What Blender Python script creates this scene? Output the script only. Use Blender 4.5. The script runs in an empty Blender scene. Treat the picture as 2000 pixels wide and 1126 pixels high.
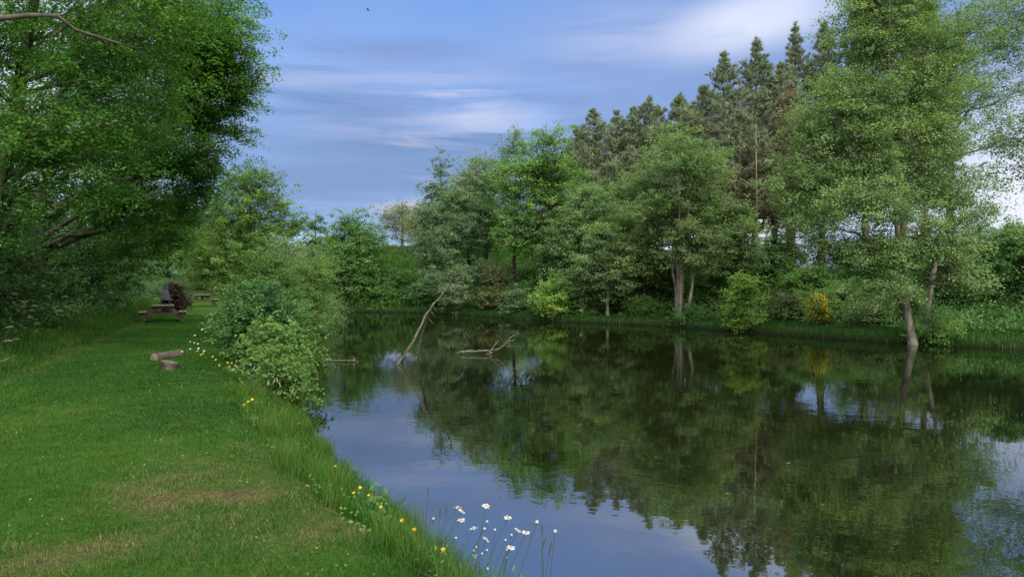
import bpy, math, random
import numpy as np

R = math.radians
rng = np.random.default_rng(11)
random.seed(11)
C = bpy.context.scene.collection
SC = bpy.context.scene

# ------------------------------------------------------------------ camera
FPX, HORIZ, EYE, WATER = 1450.0, 547.0, 1.6, -0.5
cam_d = bpy.data.cameras.new('camera'); cam = bpy.data.objects.new('camera', cam_d); C.objects.link(cam)
cam_d.lens = 36*FPX/2000; cam_d.sensor_width = 36; cam_d.clip_end = 5000; cam_d.clip_start = 0.05
cam.location = (0, 0, EYE); cam.rotation_euler = (R(90-0.63), 0, 0)
SC.camera = cam

# ------------------------------------------------------------------ sky, sun, exposure
SUN_EL, SUN_AZ = 32.0, 160.0            # azimuth clockwise from the view direction
SKY_STRENGTH, SUN_STRENGTH = 0.065, 2.5
world = bpy.data.worlds.new("World"); SC.world = world; world.use_nodes = True
def build_sky():
    nt = world.node_tree; N = nt.nodes; L = nt.links; N.clear()
    out = N.new('ShaderNodeOutputWorld'); bg = N.new('ShaderNodeBackground'); L.new(bg.outputs[0], out.inputs[0])
    bg.inputs[1].default_value = SKY_STRENGTH
    sky = N.new('ShaderNodeTexSky'); sky.sky_type = 'NISHITA'; sky.sun_disc = False
    sky.sun_elevation = R(SUN_EL); sky.sun_rotation = R(SUN_AZ); sky.air_density = 1.0; sky.dust_density = 0.6; sky.ozone_density = 2.0
    tc = N.new('ShaderNodeTexCoord')
    tint = N.new('ShaderNodeMix'); tint.data_type = 'RGBA'; tint.blend_type = 'MULTIPLY'; tint.inputs[0].default_value = 1
    L.new(sky.outputs[0], tint.inputs[6]); tint.inputs[7].default_value = (0.75, 0.89, 1.15, 1)
    cur = tint.outputs[2]
    def val(x):
        v = N.new('ShaderNodeValue'); v.outputs[0].default_value = x; return v.outputs[0]
    def m(op, a, b=None, c=None, clamp=False):
        n = N.new('ShaderNodeMath'); n.operation = op; n.use_clamp = clamp
        for i, q in enumerate((a, b, c)):
            if q is None: continue
            if isinstance(q, (int, float)): n.inputs[i].default_value = q
            else: L.new(q, n.inputs[i])
        return n.outputs[0]
    def ramp(x, a, b):
        n = N.new('ShaderNodeMapRange'); n.interpolation_type = 'SMOOTHSTEP'; L.new(x, n.inputs[0])
        n.inputs[1].default_value = a; n.inputs[2].default_value = b; return n.outputs[0]
    def noise(scale, rot, nscale, detail, rough=0.5, dist=0.0):
        mp = N.new('ShaderNodeMapping'); mp.inputs['Scale'].default_value = scale; mp.inputs['Rotation'].default_value = rot
        L.new(tc.outputs['Generated'], mp.inputs[0])
        t = N.new('ShaderNodeTexNoise'); t.inputs['Scale'].default_value = nscale; t.inputs['Detail'].default_value = detail
        t.inputs['Roughness'].default_value = rough; t.inputs['Distortion'].default_value = dist
        L.new(mp.outputs[0], t.inputs[0]); return t.outputs[0]
    def blob(px, py, width, height, roll=0.0, soft=0.0):
        # soft elliptical region of the sky dome around one direction
        d = np.array([(px-1000)/FPX, 1.0, (HORIZ-py)/FPX]); d /= np.linalg.norm(d)
        right = np.array([d[1], -d[0], 0]); right /= np.linalg.norm(right); up = np.cross(right, d)
        c, s = math.cos(R(roll)), math.sin(R(roll)); a = right*c+up*s; b = -right*s+up*c
        def dot(v):
            n = N.new('ShaderNodeVectorMath'); n.operation = 'DOT_PRODUCT'; L.new(tc.outputs['Generated'], n.inputs[0]); n.inputs[1].default_value = tuple(v); return n.outputs['Value']
        x = m('DIVIDE', dot(a), R(width)); y = m('DIVIDE', dot(b), R(height))
        r = m('SQRT', m('ADD', m('MULTIPLY', x, x), m('MULTIPLY', y, y)))
        front = ramp(dot(d), 0.2, 0.5)
        return m('MULTIPLY', ramp(r, 1.0, soft), front)
    def over(col, mask):
        nonlocal cur
        n = N.new('ShaderNodeMix'); n.data_type = 'RGBA'; L.new(mask, n.inputs[0]); L.new(cur, n.inputs[6]); n.inputs[7].default_value = (*[q*0.55/SKY_STRENGTH for q in col], 1); cur = n.outputs[2]
    sep = N.new('ShaderNodeSeparateXYZ'); L.new(tc.outputs['Generated'], sep.inputs[0])
    n1 = noise((1, 1, 5.0), (0, R(6), 0), 2.3, 8, 0.55, 0.4)
    n2 = noise((1, 1, 9.0), (0, R(-5), 0), 3.1, 9, 0.6, 0.6)
    n3 = noise((1.2, 1.2, 3.5), (0, R(10), R(30)), 1.3, 4, 0.5, 0.2)
    # thin veil low over the whole sky, greyer and bluer cloud bank towards the left, white wisps
    over((0.30, 0.385, 0.64), m('MULTIPLY', m('MULTIPLY', ramp(n3, 0.36, 0.62), ramp(sep.outputs[2], 0.50, 0.30)), 0.6))
    over((0.19, 0.285, 0.545), m('MULTIPLY', ramp(n1, 0.40, 0.60), m('MULTIPLY', ramp(sep.outputs[2], 0.36, 0.20), 0.85)))
    over((0.185, 0.285, 0.51), m('MULTIPLY', blob(720, 330, 20, 7.5, -6, 0.2), 0.75))
    n4 = noise((1, 1, 14.0), (0, R(-7), 0), 2.6, 9, 0.6, 0.5)
    over((0.15, 0.25, 0.47), m('MULTIPLY', m('MULTIPLY', ramp(n4, 0.50, 0.62), blob(800, 210, 17, 6, -8, 0.3)), 0.7))
    over((0.36, 0.43, 0.66), m('MULTIPLY', m('MULTIPLY', ramp(n4, 0.48, 0.36), blob(760, 190, 18, 5, -6, 0.3)), 0.65))
    over((0.20, 0.28, 0.53), m('MULTIPLY', blob(800, 105, 9, 1.6, 5, 0.1), 0.6))
    w = ramp(n2, 0.46, 0.66)
    over((0.52, 0.57, 0.76), m('MULTIPLY', m('MULTIPLY', w, blob(880, 200, 9, 3.2, -14, 0.1)), 0.9))
    over((0.62, 0.60, 0.72), m('MULTIPLY', m('MULTIPLY', w, blob(860, 310, 6, 2.4, -8, 0.2)), 1.0))
    over((0.60, 0.55, 0.62), m('MULTIPLY', blob(800, 405, 4.5, 0.8, 4, 0.1), 0.7))
    over((0.66, 0.70, 0.84), m('MULTIPLY', m('MULTIPLY', ramp(n1, 0.25, 0.55), blob(1480, 35, 10, 3.2, 10, 0.15)), 0.92))
    over((0.45, 0.52, 0.75), m('MULTIPLY', m('MULTIPLY', ramp(n2, 0.40, 0.6), blob(1230, 70, 8, 4, 8, 0.1)), 0.5))
    # bright low sky towards the hidden sun on the right and behind the left trees
    over((0.78, 0.80, 0.90), m('MULTIPLY', blob(2080, 430, 16, 13, 0, 0.1), 0.9))
    over((0.75, 0.78, 0.86), m('MULTIPLY', blob(1400, 440, 13, 5.5, 0, 0.2), 0.8))
    over((0.75, 0.80, 0.90), m('MULTIPLY', blob(-60, 180, 17, 16, 0, 0.3), 0.7))
    over((0.15, 0.33, 0.76), m('MULTIPLY', m('MULTIPLY', ramp(sep.outputs[2], 0.29, 0.38), ramp(n3, 0.75, 0.35)), 0.85))
    # unseen bright cloud added overhead and behind the camera as soft fill light
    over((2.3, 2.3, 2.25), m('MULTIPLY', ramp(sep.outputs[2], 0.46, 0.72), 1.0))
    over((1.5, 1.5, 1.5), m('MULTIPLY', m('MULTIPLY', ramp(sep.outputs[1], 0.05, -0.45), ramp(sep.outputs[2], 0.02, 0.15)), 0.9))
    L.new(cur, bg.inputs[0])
build_sky()
sun_d = bpy.data.lights.new('sun', 'SUN'); sun = bpy.data.objects.new('sun', sun_d); C.objects.link(sun)
sun_d.energy = SUN_STRENGTH; sun_d.angle = R(45); sun_d.color = (1.0, 0.965, 0.90)
from mathutils import Vector
_sd = Vector((math.sin(R(SUN_AZ))*math.cos(R(SUN_EL)), math.cos(R(SUN_AZ))*math.cos(R(SUN_EL)), math.sin(R(SUN_EL))))
sun.rotation_euler = _sd.to_track_quat('Z', 'Y').to_euler()
SC.view_settings.view_transform = 'Standard'; SC.view_settings.look = 'None'; SC.view_settings.gamma = 1.0
SC.view_settings.exposure = 1.15
SC.cycles.max_bounces = 8; SC.cycles.diffuse_bounces = 3; SC.cycles.glossy_bounces = 3; SC.cycles.transmission_bounces = 3; SC.cycles.caustics_reflective = False

# ------------------------------------------------------------------ helpers
def W(px, py, D):
    return np.array([(px-1000)/FPX*D, D, EYE+(HORIZ-py)/FPX*D])
def sstep(a, b, x):
    t = np.clip((x-a)/(b-a), 0, 1); return t*t*(3-2*t)
def tag(o, label=None, cat=None, group=None, kind=None):
    if label: o['label'] = label
    if cat: o['category'] = cat
    if group: o['group'] = group
    if kind: o['kind'] = kind
    return o
def empty(name, loc, label, cat, group=None, rz=0.0):
    o = bpy.data.objects.new(name, None); C.objects.link(o); o.location = [float(q) for q in loc]; o.rotation_euler = (0, 0, rz); o.empty_display_size = 0.2
    return tag(o, label, cat, group)
def mesh_np(name, V, F, mat, parent=None, tint=None, loc=None, smooth=False):
    """V (n,3); F an int array (m,k) or a list of such arrays; tint per face"""
    if not isinstance(F, (list, tuple)): F = [F]
    F = [np.asarray(f, dtype=np.int32) for f in F if len(f)]
    me = bpy.data.meshes.new(name)
    V = np.asarray(V, dtype=np.float32)
    me.vertices.add(len(V)); me.vertices.foreach_set('co', V.ravel())
    idx = np.concatenate([f.ravel() for f in F]); tot = np.concatenate([np.full(len(f), f.shape[1], np.int32) for f in F])
    start = np.concatenate([[0], np.cumsum(tot)[:-1]]).astype(np.int32)
    me.loops.add(len(idx)); me.loops.foreach_set('vertex_index', idx.astype(np.int32))
    me.polygons.add(len(tot)); me.polygons.foreach_set('loop_start', start); me.polygons.foreach_set('loop_total', tot)
    if smooth: me.polygons.foreach_set('use_smooth', np.ones(len(tot), dtype=bool))
    if tint is not None:
        a = me.attributes.new('tint', 'FLOAT', 'FACE'); a.data.foreach_set('value', np.asarray(tint, dtype=np.float32))
    me.update(calc_edges=True)
    me.materials.append(mat)
    o = bpy.data.objects.new(name, me); C.objects.link(o)
    if parent: o.parent = parent
    if loc is not None: o.location = [float(q) for q in loc]
    return o
def unit(v):
    v = np.asarray(v, float); return v/np.maximum(np.linalg.norm(v, axis=-1, keepdims=True), 1e-9)
class Tubes:
    def __init__(s): s.V = []; s.Q = []; s.T = []; s.n = 0; s.tt = []
    def add(s, pts, rad, sides=5, tint=0.5, cap=True):
        pts = np.asarray(pts, float); rad = np.asarray(rad, float)*np.ones(len(pts)); k = len(pts)
        d = np.gradient(pts, axis=0); d = unit(d)
        ref = np.array([0, 0, 1.0]) if abs(unit(pts[-1]-pts[0])[2]) < 0.8 else np.array([1.0, 0, 0])
        u = unit(np.cross(d, ref)); v = np.cross(d, u)
        a = np.arange(sides)*2*math.pi/sides
        ring = pts[:, None, :]+rad[:, None, None]*(np.cos(a)[None, :, None]*u[:, None, :]+np.sin(a)[None, :, None]*v[:, None, :])
        s.V.append(ring.reshape(-1, 3))
        i = np.arange(k-1)[:, None]*sides; j = np.arange(sides)[None, :]; j2 = (j+1) % sides
        q = np.stack([i+j, i+j2, i+sides+j2, i+sides+j], -1).reshape(-1, 4)+s.n
        s.Q.append(q); s.tt.append(np.full(len(q), tint)); s.n += k*sides
        if cap:
            for e in (0, k-1):
                s.V.append(pts[e:e+1]); b = s.n-k*sides+e*sides if e == 0 else None
                base = s.n-(1 if e else 0)-k*sides+e*sides if e else s.n-k*sides
                t = np.stack([base+np.arange(sides), base+(np.arange(sides)+1) % sides, np.full(sides, s.n)], -1)
                s.T.append(t); s.n += 1
    def build(s, name, mat, parent=None, **kw):
        T = np.concatenate(s.T) if s.T else np.zeros((0, 3), int); Q = np.concatenate(s.Q)
        return mesh_np(name, np.concatenate(s.V), [Q, T], mat, parent, smooth=True, **kw)
def curve_pts(a, b, sag=0.0, n=5, wob=0.0):
    t = np.linspace(0, 1, n)[:, None]; a = np.asarray(a, float); b = np.asarray(b, float)
    p = a+(b-a)*t; p[:, 2] += sag*np.linalg.norm(b-a)*4*(t*(1-t))[:, 0]
    if wob: p[1:-1] += rng.normal(0, wob*np.linalg.norm(b-a), (n-2, 3))
    return p
def leaf_quads(P, size, nrm, aspect=0.6, fold=0.0, hexa=False):
    """one leaf per point: kite (4 corners) or six cornered oval, lying across nrm"""
    n = len(P); nrm = unit(nrm)
    r = unit(rng.normal(0, 1, (n, 3))); u = unit(np.cross(nrm, r)); v = np.cross(nrm, u)
    s = np.asarray(size)*np.ones(n); s = s[:, None]; w = s*aspect*0.5
    if hexa:
        pts = [P-u*s*.5, P-u*s*.22+v*w*.85, P+u*s*.2+v*w, P+u*s*.5, P+u*s*.2-v*w, P-u*s*.22-v*w*.85]
        k = 6
    else:
        pts = [P-u*s*.5, P-u*s*.05+v*w, P+u*s*.5, P-u*s*.05-v*w]; k = 4
    V = np.stack(pts, 1).reshape(-1, 3); F = np.arange(n*k).reshape(n, k)
    return V, F
def vnoise(x, y, seed=0, scale=1.0):
    """smooth 2-D value noise in 0..1"""
    x = np.asarray(x)/scale; y = np.asarray(y)/scale
    xi = np.floor(x).astype(np.int64); yi = np.floor(y).astype(np.int64); fx = x-xi; fy = y-yi
    def h(i, j):
        n = (i*374761393+j*668265263+seed*974711) & 0x7fffffff
        n = ((n ^ (n >> 13))*1274126177) & 0x7fffffff
        return ((n ^ (n >> 16)) & 0xffff)/65535.0
    fx = fx*fx*(3-2*fx); fy = fy*fy*(3-2*fy)
    return (h(xi, yi)*(1-fx)+h(xi+1, yi)*fx)*(1-fy)+(h(xi, yi+1)*(1-fx)+h(xi+1, yi+1)*fx)*fy

# ------------------------------------------------------------------ materials
def new_mat(name):
    m = bpy.data.materials.new(name); m.use_nodes = True; m.node_tree.nodes.clear()
    return m, m.node_tree.nodes, m.node_tree.links
def leaf_mat(name, stops, trans=0.35, gloss=0.012, rough=0.45, jitter=0.10):
    """stops: list of (position, rgb) across the per leaf tint"""
    m, N, L = new_mat(name)
    out = N.new('ShaderNodeOutputMaterial'); at = N.new('ShaderNodeAttribute'); at.attribute_name = 'tint'
    oi = N.new('ShaderNodeObjectInfo')
    ad = N.new('ShaderNodeMath'); ad.operation = 'MULTIPLY_ADD'; L.new(oi.outputs['Random'], ad.inputs[0]); ad.inputs[1].default_value = jitter
    L.new(at.outputs['Fac'], ad.inputs[2])
    cr = N.new('ShaderNodeValToRGB'); L.new(ad.outputs[0], cr.inputs[0])
    e = cr.color_ramp.elements
    while len(e) < len(stops): e.new(0.5)
    for k, (p, c) in enumerate(stops): e[k].position = p; e[k].color = (*c, 1)
    df = N.new('ShaderNodeBsdfDiffuse'); tr = N.new('ShaderNodeBsdfTranslucent'); L.new(cr.outputs[0], df.inputs[0])
    hs = N.new('ShaderNodeMix'); hs.data_type = 'RGBA'; hs.blend_type = 'MULTIPLY'; hs.inputs[0].default_value = 1; L.new(cr.outputs[0], hs.inputs[6]); hs.inputs[7].default_value = (1.15, 1.25, 0.55, 1)
    L.new(hs.outputs[2], tr.inputs[0])
    mx = N.new('ShaderNodeMixShader'); mx.inputs[0].default_value = trans; L.new(df.outputs[0], mx.inputs[1]); L.new(tr.outputs[0], mx.inputs[2])
    gl = N.new('ShaderNodeBsdfGlossy'); gl.inputs['Roughness'].default_value = rough; gl.inputs[0].default_value = (0.9, 0.95, 1, 1)
    m2 = N.new('ShaderNodeMixShader'); m2.inputs[0].default_value = gloss; L.new(mx.outputs[0], m2.inputs[1]); L.new(gl.outputs[0], m2.inputs[2])
    L.new(m2.outputs[0], out.inputs[0])
    return m
def solid_mat(name, c1, c2, scale=8.0, rough=0.8, bump=0.3, stretch=(1, 1, 1), c3=None, p3=0.7):
    m, N, L = new_mat(name)
    out = N.new('ShaderNodeOutputMaterial'); p = N.new('ShaderNodeBsdfPrincipled'); L.new(p.outputs[0], out.inputs[0])
    p.inputs['Roughness'].default_value = rough; p.inputs['Specular IOR Level'].default_value = 0.25
    tc = N.new('ShaderNodeTexCoord'); mp = N.new('ShaderNodeMapping'); mp.inputs['Scale'].default_value = stretch; L.new(tc.outputs['Object'], mp.inputs[0])
    t = N.new('ShaderNodeTexNoise'); t.inputs['Scale'].default_value = scale; t.inputs['Detail'].default_value = 6; t.inputs['Roughness'].default_value = 0.65; L.new(mp.outputs[0], t.inputs[0])
    cr = N.new('ShaderNodeValToRGB'); L.new(t.outputs[0], cr.inputs[0]); e = cr.color_ramp.elements
    e[0].position = 0.35; e[0].color = (*c1, 1); e[1].position = 0.62; e[1].color = (*c2, 1)
    if c3: k = e.new(p3); k.color = (*c3, 1)
    L.new(cr.outputs[0], p.inputs['Base Color'])
    if bump:
        b = N.new('ShaderNodeBump'); b.inputs['Strength'].default_value = bump; b.inputs['Distance'].default_value = 0.02; L.new(t.outputs[0], b.inputs['Height']); L.new(b.outputs[0], p.inputs['Normal'])
    return m
M = {}
M['ash'] = leaf_mat('ash_leaf', [(0.0, (0.023, 0.074, 0.014)), (0.5, (0.056, 0.150, 0.024)), (1.0, (0.15, 0.27, 0.040))], trans=0.5)
M['hedge'] = leaf_mat('hedge_leaf', [(0.0, (0.026, 0.070, 0.021)), (0.5, (0.056, 0.135, 0.034)), (1.0, (0.12, 0.22, 0.05))], trans=0.3)
M['alder'] = leaf_mat('alder_leaf', [(0.0, (0.062, 0.112, 0.050)), (0.5, (0.138, 0.220, 0.086)), (1.0, (0.225, 0.31, 0.10))], trans=0.45)
M['oak'] = leaf_mat('oak_leaf', [(0.0, (0.044, 0.098, 0.028)), (0.5, (0.096, 0.195, 0.045)), (1.0, (0.18, 0.31, 0.070))], trans=0.38)
M['bright'] = leaf_mat('bright_leaf', [(0.0, (0.044, 0.098, 0.022)), (0.5, (0.092, 0.180, 0.040)), (1.0, (0.20, 0.29, 0.062))], trans=0.42)
M['lime'] = leaf_mat('lime_leaf', [(0.0, (0.075, 0.15, 0.030)), (0.5, (0.165, 0.30, 0.058)), (1.0, (0.30, 0.42, 0.09))], trans=0.45)
M['willow'] = leaf_mat('willow_leaf', [(0.0, (0.055, 0.105, 0.050)), (0.5, (0.105, 0.175, 0.080)), (1.0, (0.20, 0.27, 0.12))], trans=0.35)
M['pine'] = leaf_mat('pine_needle', [(0.0, (0.078, 0.105, 0.066)), (0.5, (0.155, 0.195, 0.118)), (0.74, (0.22, 0.25, 0.14)), (0.80, (0.175, 0.145, 0.095)), (1.0, (0.24, 0.20, 0.135))], trans=0.25)
M['dry'] = leaf_mat('dry_needle', [(0.0, (0.10, 0.085, 0.058)), (0.5, (0.165, 0.130, 0.088)), (1.0, (0.23, 0.185, 0.125))], trans=0.2)
M['pale'] = leaf_mat('pale_leaf', [(0.0, (0.08, 0.105, 0.045)), (0.5, (0.135, 0.165, 0.072)), (1.0, (0.22, 0.23, 0.12))], trans=0.3)
M['brownleaf'] = leaf_mat('olive_leaf', [(0.0, (0.045, 0.062, 0.026)), (0.5, (0.085, 0.112, 0.042)), (1.0, (0.15, 0.165, 0.06))], trans=0.3)
M['purple'] = leaf_mat('purple_leaf', [(0.0, (0.030, 0.025, 0.020)), (0.5, (0.055, 0.04, 0.03)), (1.0, (0.09, 0.075, 0.045))], trans=0.2)
M['yellow'] = leaf_mat('yellow_blossom', [(0.0, (0.26, 0.15, 0.006)), (0.5, (0.42, 0.26, 0.01)), (1.0, (0.52, 0.37, 0.02))], trans=0.2)
M['broom'] = leaf_mat('broom_blossom', [(0.0, (0.42, 0.27, 0.008)), (0.5, (0.68, 0.47, 0.015)), (1.0, (0.78, 0.58, 0.03))], trans=0.3)
M['grass'] = leaf_mat('grass_blade', [(0.0, (0.008, 0.036, 0.003)), (0.42, (0.022, 0.082, 0.006)), (0.66, (0.058, 0.128, 0.013)), (0.80, (0.135, 0.118, 0.045)), (1.0, (0.22, 0.17, 0.08))], trans=0.35, jitter=0.0)
M['petal'] = leaf_mat('white_petal', [(0.0, (0.42, 0.44, 0.48)), (1.0, (0.58, 0.59, 0.60))], trans=0.25)
M['umbel'] = leaf_mat('umbel_white', [(0.0, (0.22, 0.26, 0.17)), (1.0, (0.42, 0.44, 0.37))], trans=0.25)
M['stem'] = leaf_mat('green_stem', [(0.0, (0.022, 0.035, 0.018)), (1.0, (0.04, 0.06, 0.028))], trans=0.1)
M['seed'] = solid_mat('seed_head', (0.018, 0.022, 0.014), (0.045, 0.045, 0.028), 60)
M['bark'] = solid_mat('dark_bark', (0.035, 0.030, 0.022), (0.085, 0.072, 0.055), 6, stretch=(1, 1, 0.35), bump=0.6)
M['palebark'] = solid_mat('pale_lichen_bark', (0.08, 0.073, 0.055), (0.22, 0.20, 0.155), 5, stretch=(1, 1, 0.45), bump=0.5, c3=(0.33, 0.31, 0.25))
M['pinebark'] = solid_mat('pine_bark', (0.07, 0.05, 0.035), (0.17, 0.13, 0.10), 5, stretch=(1, 1, 0.4), bump=0.5)
M['deadwood'] = solid_mat('dead_wood', (0.018, 0.016, 0.011), (0.12, 0.115, 0.08), 16, stretch=(1, 1, 1), bump=0.6, c3=(0.20, 0.19, 0.145))
M['tablewood'] = solid_mat('weathered_table_wood', (0.06, 0.056, 0.042), (0.125, 0.115, 0.085), 5, stretch=(6, 0.6, 6), bump=0.3)
M['framewood'] = solid_mat('brown_table_frame', (0.035, 0.03, 0.018), (0.08, 0.066, 0.04), 6, stretch=(2, 2, 2), bump=0.3)
M['logbark'] = solid_mat('log_bark', (0.04, 0.03, 0.023), (0.095, 0.075, 0.058), 9, stretch=(1, 1, 1), bump=0.7, c3=(0.12, 0.105, 0.085))
M['cutwood'] = solid_mat('cut_wood', (0.075, 0.06, 0.042), (0.14, 0.115, 0.083), 14, bump=0.2)
M['stone'] = solid_mat('grey_concrete', (0.07, 0.073, 0.076), (0.115, 0.12, 0.125), 6, bump=0.25)
M['soot'] = solid_mat('sooty_stone', (0.02, 0.02, 0.02), (0.05, 0.047, 0.042), 6, bump=0.25)
M['postwood'] = solid_mat('fence_wood', (0.016, 0.016, 0.012), (0.04, 0.036, 0.028), 6, bump=0.25)
M['signface'] = solid_mat('pale_yellow_sign', (0.30, 0.31, 0.15), (0.36, 0.37, 0.2), 12, bump=0)
M['bird'] = solid_mat('dark_plumage', (0.02, 0.02, 0.02), (0.04, 0.04, 0.045), 10, bump=0)

# ------------------------------------------------------------------ pond outline and terrain
POND = np.array([(2.6, -1.0), (1.35, 1.2), (0.85, 3.2), (0.32, 4.2), (-0.38, 5.3), (-1.25, 6.8), (-2.5, 9.3), (-3.3, 11.3), (-4.3, 14.0), (-5.9, 18.5), (-7.6, 23.5), (-9.6, 30.5),
                 (-11.6, 37.5), (-12.6, 43), (-11.5, 47.2), (-8.2, 48.2), (-4.6, 46.2), (-2.4, 43.4), (1.2, 38.0), (4.6, 35.2), (7.4, 33.0), (9.7, 28.7), (12.5, 24.3), (15.2, 22.2), (20, 19.5),
                 (27, 16), (33, 8), (32, -6), (18, -11), (6, -9)], float)
def smooth_poly(P, it=2):
    for _ in range(it):
        Q = np.roll(P, -1, 0); P = np.stack([P*.75+Q*.25, P*.25+Q*.75], 1).reshape(-1, 2)
    return P
POND = smooth_poly(POND, 2)
def pond_sd(x, y):
    """distance to the shoreline, positive on land"""
    sh = np.shape(x); x = np.ravel(x).astype(float); y = np.ravel(y).astype(float)
    d2 = np.full(len(x), 1e9); ins = np.zeros(len(x), bool)
    for a, b in zip(POND, np.roll(POND, -1, 0)):
        e = b-a; t = np.clip(((x-a[0])*e[0]+(y-a[1])*e[1])/(e@e), 0, 1)
        d2 = np.minimum(d2, (x-a[0]-t*e[0])**2+(y-a[1]-t*e[1])**2)
        c = ((a[1] > y) != (b[1] > y)); 
        with np.errstate(divide='ignore', invalid='ignore'):
            xs = a[0]+(y-a[1])*(b[0]-a[0])/(b[1]-a[1] if b[1] != a[1] else 1e-9)
        ins ^= c & (x < xs)
    return (np.sqrt(d2)*np.where(ins, -1, 1)).reshape(sh)
LEFT_EDGE = np.array([(-7.2, -10), (-7.6, 8.0), (-8.5, 12.3), (-9.9, 15.7), (-12.3, 22.5), (-14.0, 27), (-16.8, 34), (-19.8, 42), (-24.6, 54), (-33, 75)])
def left_edge_x(y): return np.interp(y, LEFT_EDGE[:, 1], LEFT_EDGE[:, 0])
def terrain(x, y, sd=None):
    x = np.asarray(x, float); y = np.asarray(y, float)
    if sd is None: sd = pond_sd(x, y)
    q = .77*x+.64*y-26
    wr = sstep(-2.5, 2.0, q)*sstep(-13, -5, x)*sstep(-12, 2, y)
    left = -0.5+0.5*sstep(-0.05, 0.95, sd)+0.035*(vnoise(x, y, 3, 1.7)-.5)*sstep(0.5, 1.5, sd)
    right = -0.5+0.28*sstep(-0.05, 0.45, sd)+0.12*sstep(0.5, 2.4, sd)+2.0*sstep(2.2, 8.5, sd)
    z = left*(1-wr)+right*wr
    cove = sstep(-27, -16, x)*(1-sstep(4, 14, x))*sstep(47, 88, y)
    z = z+1.5*sstep(45, 74, y)*sstep(-60, -20, -np.abs(x+24))*(1-wr)+3.6*cove*sstep(0.3, 12, sd)
    z = z+0.9*sstep(0.3, 4.5, left_edge_x(y)-x)
    z = z+0.25*(vnoise(x, y, 5, 6)-.5)*sstep(3, 10, sd)*np.maximum(wr, sstep(0.5, 3, left_edge_x(y)-x))
    under = -0.5-1.3*sstep(0.05, 2.5, -sd)
    return np.where(sd < 0, under, z)
def gz(x, y): return float(terrain(np.array([x]), np.array([y]))[0])

def axis(lo, hi, step, far):
    core = np.arange(lo, hi+1e-6, step); g = []; d = step; p = 0
    while p < far: d *= 1.16; p += d; g.append(p)
    g = np.array(g); return np.concatenate([lo-g[::-1], core, hi+g])
gx = axis(-16, 22, 0.14, 1500); gy = axis(1, 52, 0.15, 1500)
X, Y = np.meshgrid(gx, gy); SD = pond_sd(X, Y); Z = terrain(X, Y, SD)
nx = len(gx); ny = len(gy)
ii = (np.arange(ny-1)[:, None]*nx+np.arange(nx-1)[None, :]).ravel()
def dryness(x, y):
    """0..1 straw coloured turf on the lawn: worn patch by the bank, streaks elsewhere"""
    e = np.exp(-(((x+2.25+.25*(y-6))/.85)**2+((y-6.0)/1.15)**2)**1.5); e2 = np.exp(-(((x+2.55)/0.55)**2+((y-4.35)/0.34)**2)); e3 = np.exp(-(((x+1.1)/0.4)**2+((y-4.7)/0.6)**2))*0.8
    n = vnoise(x, y, 9, 0.35)*.5+vnoise(x, y, 10, 0.13)*.5
    edge = np.exp(-((x-left_edge_x(y)-0.35)/0.35)**2)*0.55*sstep(7, 12, y)
    far = (vnoise(x, y, 12, 2.5)*.6+vnoise(x, y, 13, 0.6)*.4-.52)*1.1*sstep(2, 9, y)
    big = sstep(.30, .72, vnoise(x, y, 14, 0.75)*.6+vnoise(x, y, 15, 0.3)*.4)
    return np.clip((e*1.0+e2*.9+e3)*(0.25+n)*(.25+.85*big)*1.45+edge*.45+np.clip(far, 0, .12)-0.10, 0, 1)
def lawn_zone(x, y, sd):
    return sstep(-0.25, 0.15, x-left_edge_x(y))*sstep(0.50, 0.80, sd)*(1-sstep(-6, -1, .77*x+.64*y-26+3))*(1-sstep(66, 72, y))
ground = mesh_np('ground', np.stack([X.ravel(), Y.ravel(), Z.ravel()], -1), np.stack([ii, ii+1, ii+nx+1, ii+nx], -1), None or bpy.data.materials.new('ground_soil_and_turf'), smooth=True)
tag(ground, kind='structure')
for nm, arr in (('lawn', lawn_zone(X, Y, SD)), ('dry', dryness(X, Y)), ('shore', sstep(0.5, 0.05, SD))):
    a = ground.data.attributes.new(nm, 'FLOAT', 'POINT'); a.data.foreach_set('value', np.asarray(arr, np.float32).ravel())
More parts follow.
